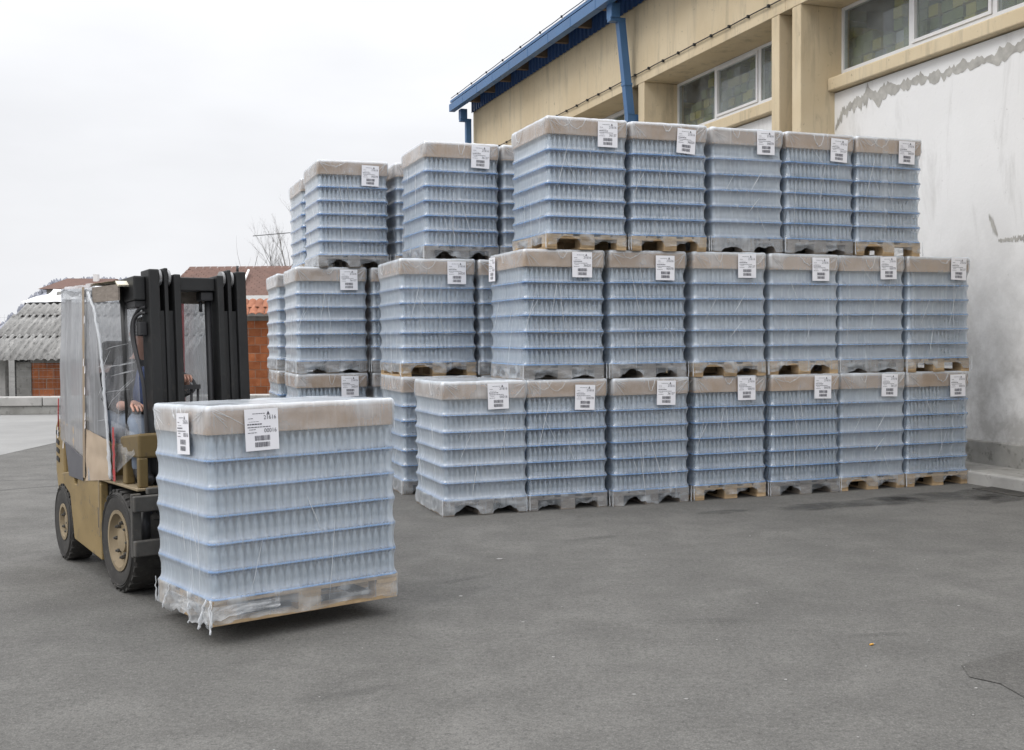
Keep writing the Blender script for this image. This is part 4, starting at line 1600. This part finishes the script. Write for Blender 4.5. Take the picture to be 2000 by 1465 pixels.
MB().box(-.21, .10, -.415, -.337, 1.66, 1.82).build('side_box', 'mast_paint', ms_, bevel=.01)
MB().box(-.17, .08, -.405, -.337, 1.62, 1.657).build('side_plate', 'black_plastic', ms_)
MB().box(.03, .10, -.385, -.337, 1.43, 1.52).build('hose_clamp', 'black_plastic', ms_, bevel=.005)
for q, r0 in ((0, .012), (1, .011)):
    o = .028 * q
    pts = [(.10, -.345, 1.615 - o * 1.4), (.06, -.375, 1.60 - o), (-.01 + o, -.395, 1.52), (.0 + o, -.40, 1.40), (.09 + o * .4, -.395, 1.22), (.135, -.385, 1.06), (.14, -.38 + o * .3, .6), (.14, -.38 + o * .3, .2)]
    # smooth the path
    sm = []
    for k in range(len(pts) - 1):
        p0, p1, p2, p3 = [Vector(pts[max(0, min(len(pts) - 1, k + d))]) for d in (-1, 0, 1, 2)]
        for j in range(8):
            t_ = j / 8
            sm.append(.5 * ((2 * p1) + (p2 - p0) * t_ + (2 * p0 - 5 * p1 + 4 * p2 - p3) * t_ ** 2 + (3 * p1 - p0 - 3 * p2 + p3) * t_ ** 3))
    sm.append(Vector(pts[-1]))
    MB().tube(sm, r0, 8).build('hose', 'black_plastic', ms_, True)

# carriage and forks
ca = empty('fork_carriage', fk, (.40, -.02, 0))
for z0, z1 in ((.30, .40), (.58, .68)):
    MB().box(.03, .075, -.50, .50, z0, z1).build('carriage_bar', 'worn_steel', ca, bevel=.008)
for y in (-.50, .44):
    MB().box(-.005, .028, y, y + .06, .29, .69).build('carriage_plate', 'worn_steel', ca, bevel=.006)
    MB().tube([(-.03, y + .1, .58), (-.03, y + .1, .36)], .035, 12).build('carriage_roller', 'black_plastic', ca, True)
MB().box(-.01, .03, -.40, .40, .68, .72).build('carriage_plate', 'worn_steel', ca, bevel=.006)
for y in (-.12, .44):
    g_ = MB()
    g_.prism_xz([(.08, .118), (1.18, .148), (1.22, .156), (1.22, .164), (.12, .168), (.12, .66), (.08, .66)], y - .05, y + .05)
    g_.build('fork', 'worn_steel', ca, bevel=.006)

# ================================================================== DRIVER
def skin_mesh(name, verts, edges, radii, mat, parent, levels=2):
    me = bpy.data.meshes.new(name)
    me.from_pydata([tuple(v) for v in verts], edges, [])
    me.materials.append(M[mat])
    o = put(name, me, parent)
    m = o.modifiers.new('skin', 'SKIN')
    sv = me.skin_vertices[0].data
    for k, r in enumerate(radii):
        r = r if isinstance(r, tuple) else (r, r)
        sv[k].radius = r
        sv[k].use_root = (k == 0)
    m.use_smooth_shade = True
    s = o.modifiers.new('sub', 'SUBSURF')
    s.levels = levels
    s.render_levels = levels
    return o


pr_ = tag(empty('person', None, FO + fwd * .15 - lef * .05, (0, 0, FY - pi / 2)), 'driver in a dark jacket and jeans seated inside the film-wrapped cab, hand on knee', 'person')
V_ = [(-.66, -.10, 1.06), (-.64, -.10, 1.22), (-.60, -.10, 1.38), (-.55, -.10, 1.50), (-.51, -.11, 1.57), (-.47, -.11, 1.65), (-.455, -.11, 1.72), (-.47, -.11, 1.77),
      (-.59, -.24, 1.47), (-.52, -.335, 1.25), (-.30, -.33, 1.21), (-.19, -.31, 1.225),
      (-.59, .04, 1.47), (-.46, .12, 1.28), (-.22, .08, 1.34), (-.13, .05, 1.37),
      (-.62, -.20, 1.04), (-.36, -.25, 1.10), (-.10, -.28, 1.12), (-.06, -.29, .94), (-.05, -.30, .78), (.05, -.30, .745), (.12, -.30, .735),
      (-.62, .0, 1.04), (-.36, .05, 1.10), (-.10, .08, 1.11), (-.06, .08, .94), (-.05, .08, .78), (.05, .08, .745), (.12, .08, .735)]
E_ = [(0, 1), (1, 2), (2, 3), (3, 4), (4, 5), (5, 6), (6, 7), (2, 8), (8, 9), (9, 10), (10, 11), (2, 12), (12, 13), (13, 14), (14, 15),
      (0, 16), (16, 17), (17, 18), (18, 19), (19, 20), (20, 21), (21, 22), (0, 23), (23, 24), (24, 25), (25, 26), (26, 27), (27, 28), (28, 29)]
R_ = [(.13, .12), (.13, .11), (.15, .12), (.09, .08), .055, (.085, .075), (.095, .08), (.06, .055), .06, .045, .035, .026, .06, .045, .035, .026,
      .085, .078, .058, .05, .038, .035, .025, .085, .078, .058, .05, .038, .035, .025]
body = skin_mesh('body', V_, E_, R_, 'skin', pr_)
# face, ears
fc = MB()
fc.lathe([(0, -.012), (.010, -.006), (.010, .006), (0, .012)], 8, 'x', (-.365, -.11, 1.695))
for s in (-1, 1):
    fc.lathe([(0, -.02), (.018, -.012), (.020, .01), (0, .018)], 8, 'z', (-.46, -.11 + s * .088, 1.695))
fc.build('face_features', 'skin', pr_, True)
hr = MB()
hr.grid(lambda a, b: (-.478 + .105 * sin(pi * b * .56) * cos(2 * pi * a), -.11 + .092 * sin(pi * b * .56) * sin(2 * pi * a), 1.705 + .112 * cos(pi * b * .56) - .0 * a), 24, 10)
hr.build('hair', 'hair', pr_, True)
jk_i = [0, 1, 2, 3, 8, 9, 10, 12, 13, 14]
mp_ = {o: k for k, o in enumerate(jk_i)}
jr = {0: (.175, .16), 1: (.185, .165), 2: (.20, .165), 3: (.12, .11), 8: .10, 9: .08, 10: .06, 12: .10, 13: .08, 14: .06}
skin_mesh('jacket', [V_[k] for k in jk_i], [(mp_[a], mp_[b]) for a, b in E_ if a in mp_ and b in mp_], [jr[k] for k in jk_i], 'jacket_cloth', pr_)
skin_mesh('shirt_front', [(-.50, -.10, 1.10), (-.47, -.11, 1.3), (-.48, -.11, 1.48)], [(0, 1), (1, 2)], [(.09, .06), (.10, .06), (.07, .05)], 'blue_cloth', pr_)
tr_i = [0, 16, 17, 18, 19, 20, 23, 24, 25, 26, 27]
mp_ = {o: k for k, o in enumerate(tr_i)}
trr = {0: (.14, .13), 16: .105, 17: .095, 18: .075, 19: .068, 20: .058, 23: .105, 24: .095, 25: .075, 26: .068, 27: .058}
skin_mesh('trousers', [V_[k] for k in tr_i], [(mp_[a], mp_[b]) for a, b in E_ if a in mp_ and b in mp_], [trr[k] for k in tr_i], 'denim', pr_)
for y in (-.30, .08):
    skin_mesh('boot', [(-.055, y, .86), (-.05, y, .775), (.02, y, .765), (.10, y, .755), (.15, y, .75)], [(0, 1), (1, 2), (2, 3), (3, 4)], [.052, .052, .046, .046, .032], 'black_plastic', pr_)
# right hand resting on the knee: palm and five bent fingers
hv = [(-.20, -.31, 1.225), (-.15, -.305, 1.225), (-.11, -.30, 1.222)]
he = [(0, 1), (1, 2)]
hrad = [(.024, .028), (.020, .036), (.017, .038)]
for k, (dy, ln) in enumerate(((-.034, .055), (-.011, .066), (.012, .062), (.034, .048))):
    i0 = len(hv)
    hv += [(-.10, -.30 + dy, 1.222), (-.10 + ln * .45, -.30 + dy * 1.1, 1.219), (-.10 + ln * .85, -.30 + dy * 1.12, 1.203), (-.10 + ln * 1.08, -.30 + dy * 1.12, 1.184)]
    he += [(2, i0), (i0, i0 + 1), (i0 + 1, i0 + 2), (i0 + 2, i0 + 3)]
    hrad += [.0105, .0095, .0088, .0075]
i0 = len(hv)
hv += [(-.15, -.265, 1.215), (-.115, -.245, 1.205), (-.085, -.238, 1.195)]
he += [(1, i0), (i0, i0 + 1), (i0 + 1, i0 + 2)]
hrad += [.013, .011, .009]
skin_mesh('hand', hv, he, hrad, 'skin', pr_)
gv = [(-.14, .05, 1.37), (-.09, .03, 1.39), (-.055, .01, 1.405)]
ge = [(0, 1), (1, 2)]
grd = [(.024, .026), (.020, .034), (.017, .034)]
for k, dy in enumerate((-.03, -.01, .011, .031)):
    i0 = len(gv)
    gv += [(-.048, .01 + dy, 1.41), (-.022, .01 + dy, 1.408), (-.008, .01 + dy, 1.388), (-.02, .01 + dy, 1.368)]
    ge += [(2, i0), (i0, i0 + 1), (i0 + 1, i0 + 2), (i0 + 2, i0 + 3)]
    grd += [.0105, .0095, .0088, .0075]
skin_mesh('hand', gv, ge, grd, 'skin', pr_)

# ================================================================== BACKGROUND
# low concrete wall at the far end of the slab
lw_ = tag(empty('low_wall', None, (0, 25.2, 0), (0, 0, .03)), 'low grey concrete wall behind the forklift at the edge of the slab', 'wall')
bm_ = MB().box(-.99, .99, -.2, .2, 0, .19).mesh('wall_block', 'stained_concrete')
tm_ = MB().box(-1.49, 1.49, -.24, .24, .195, .40).mesh('coping_slab', 'light_stained_concrete')
for k in range(9):
    put('wall_block', bm_, lw_, (-18.6 + k * 2.0, random.uniform(-.01, .01), 0), (0, 0, random.uniform(-.004, .004)), .015)
for k in range(6):
    put('coping_slab', tm_, lw_, (-18.1 + k * 3.0, random.uniform(-.01, .01), 0), (0, 0, random.uniform(-.003, .003)), .02)


def brick_wall(parent, x0, x1, z0, z1, bl, bh, yf, seed, jt=.014):
    rs = random.Random(seed)
    MB().box(x0, x1, yf + .008, yf + .22, z0, z1).build('mortar_bed', 'brick_mortar', parent)
    r = 0
    z = z0
    me = {}
    while z < z1 - .05:
        x = x0 + (-(bl / 2) if r % 2 else 0) + rs.uniform(-.02, .02)
        while x < x1:
            a, b = max(x, x0), min(x + bl - jt, x1)
            if b - a > .06:
                k = round(b - a, 1)
                if k not in me:
                    me[k] = MB().box(-k / 2, k / 2, 0, .1, 0, bh - jt).mesh('brick', 'hollow_brick')
                o = put('brick', me[k], parent, ((a + b) / 2, yf + rs.uniform(-.004, .004), z))
                o.scale = ((b - a) / k, 1, 1)
            x += bl
        z += bh
        r += 1


# shed with corrugated roof
shd = tag(empty('shed', None, (0, 0, 0)), 'small brick shed under a grey corrugated roof behind the low wall', 'shed')
brick_wall(shd, -11.66, -8.6, 0, 1.12, .36, .25, 26.6, 4)
fr_ = MB().box(-12.02, -11.66, 26.55, 26.9, 0, 1.15)
fr_.box(-11.66, -8.6, 26.56, 26.88, 1.125, 1.28)
fr_.build('concrete_frame', 'stained_concrete', shd, bevel=.01)
MB().box(-12.35, -12.03, 27.2, 27.4, 0, 1.2).build('recess', 'interior_dark', shd)
MB().box(-13.6, -12.36, 26.7, 26.9, 0, 1.2).build('wall', 'light_stained_concrete', shd)
MB().box(-10.66, -10.63, 26.4, 26.43, 0, 1.2).build('post', 'bark', shd)
MB().tube([(-10.4, 26.45, .15), (-9.2, 26.5, .55)], .03, 6).build('pole', 'pallet_wood', shd)


def wave_sheet(nw, length, amp=.028, pitch_=.177):
    mb = MB()
    nseg = nw * 8
    for i in range(nseg + 1):
        x = i * pitch_ / 8
        z = amp * cos(2 * pi * i / 8)
        mb.v += [(x, 0, z), (x, length, z), (x, length, z - .008), (x, 0, z - .008)]
    for i in range(nseg):
        a, b = 4 * i, 4 * (i + 1)
        mb.f += [(a, b, b + 1, a + 1), (a + 3, a + 2, b + 2, b + 3), (a, a + 3, b + 3, b)]
    mb.mi = [0] * len(mb.f)
    return mb.mesh('roof_sheet', 'asbestos', True)


ws_ = wave_sheet(5, 1.25)
ws2_ = wave_sheet(5, .72)
slope = math.atan2(1.42, 2.6)
for r in range(3):
    for k in range(6):
        y = 26.2 + r * 1.12 * cos(slope)
        z = 1.22 + r * 1.12 * sin(slope) + .012 * r
        put('roof_sheet', ws_ if r < 2 else ws2_, shd, (-12.95 + r * .12 + k * .885 + r * .22 * 0 + random.uniform(-.01, .01), y, z + .006 * (k % 2)), (slope - .02 * r, 0, random.uniform(-.01, .01)))

# white sheeted heap behind the shed
tar = tag(empty('sheeted_roof', None, (0, 0, 0)), 'white tarpaulins heaped over a dark roof edge behind the shed', 'tarpaulin')
MB().box(-13.75, -10.6, 31.0, 31.3, 2.66, 2.76).build('roof_edge', 'black_plastic', tar)
tt = MB()
tt.grid(lambda a, b: (-13.8 + a * 3.2, 30.9 + b * 2.2 + .25 * nz(a * 4, b * 2), 2.77 + .42 * b + .16 * nz(a * 3.1, b * 2.2, 1)), 30, 14)
tt.build('sheet', 'tarpaulin', tar, True)
tt = MB()
tt.grid(lambda a, b: (-13.6 + a * 2.7, 32.6 + b * 1.6, 3.05 + .45 * sin(pi * a) * b + .16 * nz(a * 4.1, b * 3.2, 6)), 30, 14)
tt.build('sheet', 'tarpaulin', tar, True)
tt = MB()
tt.box(-13.4, -11.3, 32.3, 32.5, 2.8, 3.12)
tt.build('bundle', 'stained_concrete', tar, bevel=.05)

# wire mesh fence along the low wall
fe = tag(empty('mesh_fence', None, (0, 25.9, 0)), 'thin wire mesh fence standing in front of the shed', 'fence')
fw = MB()
for k in range(46):
    x = -13.4 + k * .11
    fw.tube([(x, 0, .3), (x, 0, 2.3)], .0018, 3, caps=False)
for k in range(14):
    fw.tube([(-13.4, 0, .4 + k * .14), (-8.4, 0, .4 + k * .14)], .0018, 3, caps=False)
tag(fw.build('wire', 'wire_metal', fe), kind='stuff')
for x in (-13.4, -8.4):
    MB().tube([(x, .03, 0), (x, .03, 2.35)], .022, 8).build('post', 'wire_metal', fe, True)

# red brick garden wall with a tiled coping between the mast and the stacks
bw = tag(empty('brick_wall', None, (0, 0, 0)), 'unplastered red hollow-brick wall with tiled coping behind the mast', 'wall')
brick_wall(bw, -8.5, -5.2, 0, 2.22, .38, .25, 33.0, 9)
MB().box(-8.5, -5.2, 32.97, 33.24, 2.22, 2.36).build('coping_beam', 'stained_concrete', bw, bevel=.01)
tile = MB()
tile.grid(lambda a, b: (-.11 + a * .22 , -.03 - .38 * (1 - b) , .05 * sin(pi * a) ** .8 - .26 * (1 - b)), 8, 2)
tile.grid(lambda a, b: (-.11 + a * .22 , -.03 - .38 * (1 - b) , .05 * sin(pi * a) ** .8 - .26 * (1 - b) - .014), 8, 2)
TILE = tile.mesh('tile', 'clay_tile', True)
for r in range(2):
    for k in range(15):
        put('tile', TILE, bw, (-8.4 + k * .225 + .11 * (r % 2), 33.05 + r * .26, 2.66 + r * .19), (random.uniform(-.03, .03), random.uniform(-.03, .03), random.uniform(-.05, .05)))

# house with brown tiled roof
ho = tag(empty('house', None, (0, 0, 0)), 'house with a brown tiled roof beyond the brick wall', 'house')
MB().box(-13.2, -3.0, 42.6, 49.5, 0, 3.2).build('wall', 'light_stained_concrete', ho)
MB().box(-13.5, -2.8, 41.9, 42.0, 3.14, 3.34).build('gutter', 'white_paint', ho)
tl2 = MB()
for r in range(17):
    y0, z0 = 42.0 + r * .24, 3.30 + r * .082
    for k in range(36):
        x = -13.5 + k * .3 + (.15 if r % 2 else 0)
        d_ = .012 * nz(k * 1.3, r * 1.7)
        tl2.add([(x, y0, z0 + d_), (x + .285, y0, z0 + d_), (x + .285, y0 + .34, z0 + .13 + d_), (x, y0 + .34, z0 + .13 + d_), (x, y0, z0 + d_ - .04), (x + .285, y0, z0 + d_ - .04)], [(0, 1, 2, 3), (4, 5, 1, 0)])
tag(tl2.build('roof_tiles', 'brown_tile', ho), kind='stuff')
bk = MB()
bk.quad8([(-13.4, 42.0, 3.2), (-2.9, 42.0, 3.2), (-2.9, 50, 3.2), (-13.4, 50, 3.2)], [(-13.4, 46.1, 4.62), (-2.9, 46.1, 4.62), (-2.9, 46.3, 4.62), (-13.4, 46.3, 4.62)])
bk.build('roof', 'brown_tile', ho)
MB().tube([(-10.55, 42.05, 3.25), (-10.62, 43.6, 3.95), (-10.75, 45.0, 4.5)], .05, 8).build('downpipe', 'white_paint', ho, True)

# far red roofs on the left
rh = tag(empty('house', None, (0, 0, 0)), 'distant house with an orange tiled roof at the foot of the wooded hill', 'house')
MB().box(-25.4, -22.6, 60, 66, 0, 4.5).build('wall', 'light_stained_concrete', rh)
q = MB()
q.quad8([(-25.7, 59.6, 4.5), (-22.4, 59.6, 4.5), (-22.4, 66.4, 4.5), (-25.7, 66.4, 4.5)], [(-25.4, 62.9, 5.25), (-22.6, 62.9, 5.2), (-22.6, 63.1, 5.2), (-25.4, 63.1, 5.25)])
q.build('roof', 'brown_tile', rh)
ch_ = MB().box(-23.6, -23.35, 62, 62.3, 4.6, 5.42)
ch_.build('chimney', 'white_paint', rh)

# wooded hill
hl = MB()


def hill_z(x):
    f_ = (x + 420) / 420
    return 35 * max(0.0, min(1.0, (x + 283) / 30)) ** .7 * (1 - .35 * max(0, min(1, (x + 190) / 160)))


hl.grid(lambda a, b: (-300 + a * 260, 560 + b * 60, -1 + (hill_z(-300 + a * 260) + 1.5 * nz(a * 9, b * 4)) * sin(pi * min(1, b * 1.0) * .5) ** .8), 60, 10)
tag(hl.build('hill', 'haze_tinted_wood', None, True), 'low wooded hill on the left horizon', kind='structure')
tw = MB()
random.seed(21)
for k in range(900):
    x = random.uniform(-290, -40)
    b = random.uniform(.55, 1.0)
    y = 560 + b * 60
    z = -1 + hill_z(x) * sin(pi * b * .5) ** .8
    h_ = random.uniform(2.0, 4.2)
    r_ = random.uniform(2.0, 5.0)
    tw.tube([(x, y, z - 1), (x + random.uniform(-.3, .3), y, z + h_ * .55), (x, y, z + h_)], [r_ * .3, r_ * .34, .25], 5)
tag(tw.build('far_woods', 'haze_tinted_wood'), 'bare winter woods along the hilltop', kind='stuff')


# bare trees behind the house roof
def bare_tree(name, label, x, y, h, seed, spread=.34, nb=5, r0=.09, lean=0.0, gens=4):
    rs = random.Random(seed)
    root = tag(empty(name, None, (x, y, 0)), label, 'tree', 'bare trees behind the brown roof')
    tk, br = MB(), MB()

    def grow(p, d, ln, r, g):
        pts = [p]
        q = Vector(p)
        dd = Vector(d)
        n = 5
        for k in range(n):
            jt_ = .05 if g == 0 else .13
            dd = (dd + Vector((rs.uniform(-jt_, jt_), rs.uniform(-jt_, jt_), .06))).normalized()
            q = q + dd * ln / n
            pts.append(q.copy())
        (tk if g == 0 else br).tube(pts, [r * (1 - .72 * k / n) for k in range(n + 1)], 6 if g < 2 else 4)
        if g < gens:
            for k in range(nb if g else nb + 5):
                f_ = rs.uniform(.45 if g == 0 else .25, 1.0)
                i = min(n - 1, int(f_ * n))
                a = rs.uniform(0, 2 * pi)
                side = Vector((cos(a), sin(a), 0))
                nd = (dd + side * rs.uniform(.3, .75)).normalized()
                grow(pts[i].lerp(pts[i + 1], f_ * n - i), nd, ln * rs.uniform(.38, .6), r * .42 * (1.1 - .4 * f_), g + 1)
    grow(Vector((0, 0, 0)), Vector((lean, 0, 1)).normalized(), h * .72, r0, 0)
    tk.build('trunk', 'bark', root, True)
    br.build('branches', 'bark', root, True)


bare_tree('bare_tree', 'tall bare tree rising behind the brown roof beside the stacked pallets', -10.45, 52, 6.9, 14, r0=.10, gens=4, nb=5)
bare_tree('bare_tree', 'short bare tree top just above the brown roof near the mast', -12.35, 52, 5.6, 9, r0=.05, gens=2)
pw = tag(MB().tube([(-13.6, 58, 7.12), (-12.5, 57.5, 7.15), (-6, 56, 7.5)], .02, 4).build('power_line', 'black_cable'), 'thin overhead power line crossing the sky by the bare tree', 'power line')

# ------------------------------------------------------------------ small litter on the asphalt
lt = MB()
random.seed(8)
spots = [(-.107, 8.12, .055), (-.34, 6.95, .035), (.55, 5.0, .02), (.78, 4.93, .02), (1.3, 5.2, .018), (1.75, 5.4, .015), (.2, 5.6, .02), (2.15, 5.05, .02), (.05, 6.3, .025), (-2.6, 4.4, .03), (-2.3, 4.5, .02),
         (1.1, 5.9, .015), (-.9, 5.0, .015), (.4, 4.2, .012), (1.5, 6.7, .02), (2.7, 6.6, .015)]
for (x, y, s) in spots:
    a = random.uniform(0, 3)
    pts = [(x + s * cos(a + q) * random.uniform(.5, 1), y + s * sin(a + q) * random.uniform(.5, 1)) for q in (0, 1.2, 2.4, 3.7, 5.0)]
    s *= .6
    pts = [(x + (p[0] - x) * .6, y + (p[1] - y) * .6) for p in pts]
    lt.prism_xy(pts, .001, .002 + s * .08)
for k in range(24):
    x, y, s = random.uniform(-2.5, 3.2), random.uniform(4, 9), random.uniform(.003, .007)
    lt.prism_xy([(x + s * cos(q), y + s * sin(q) * .8) for q in (0, 1.2, 2.4, 3.7, 5.0)], .001, .001 + s * .8)
tag(lt.build('litter', 'litter_pale'), 'pale scraps and pebbles scattered over the asphalt', kind='stuff')
cb = tag(empty('cigarette_butt', None, (1.90, 5.77, .006), (0, 0, .5)), 'orange cigarette end lying on the asphalt in the foreground', 'cigarette butt')
MB().tube([(-.014, 0, 0), (.010, 0, 0)], .005, 8).build('filter', 'orange_filter', cb, True)
MB().tube([(.010, 0, 0), (.020, .001, 0)], .0048, 8).build('paper', 'litter_pale', cb, True)
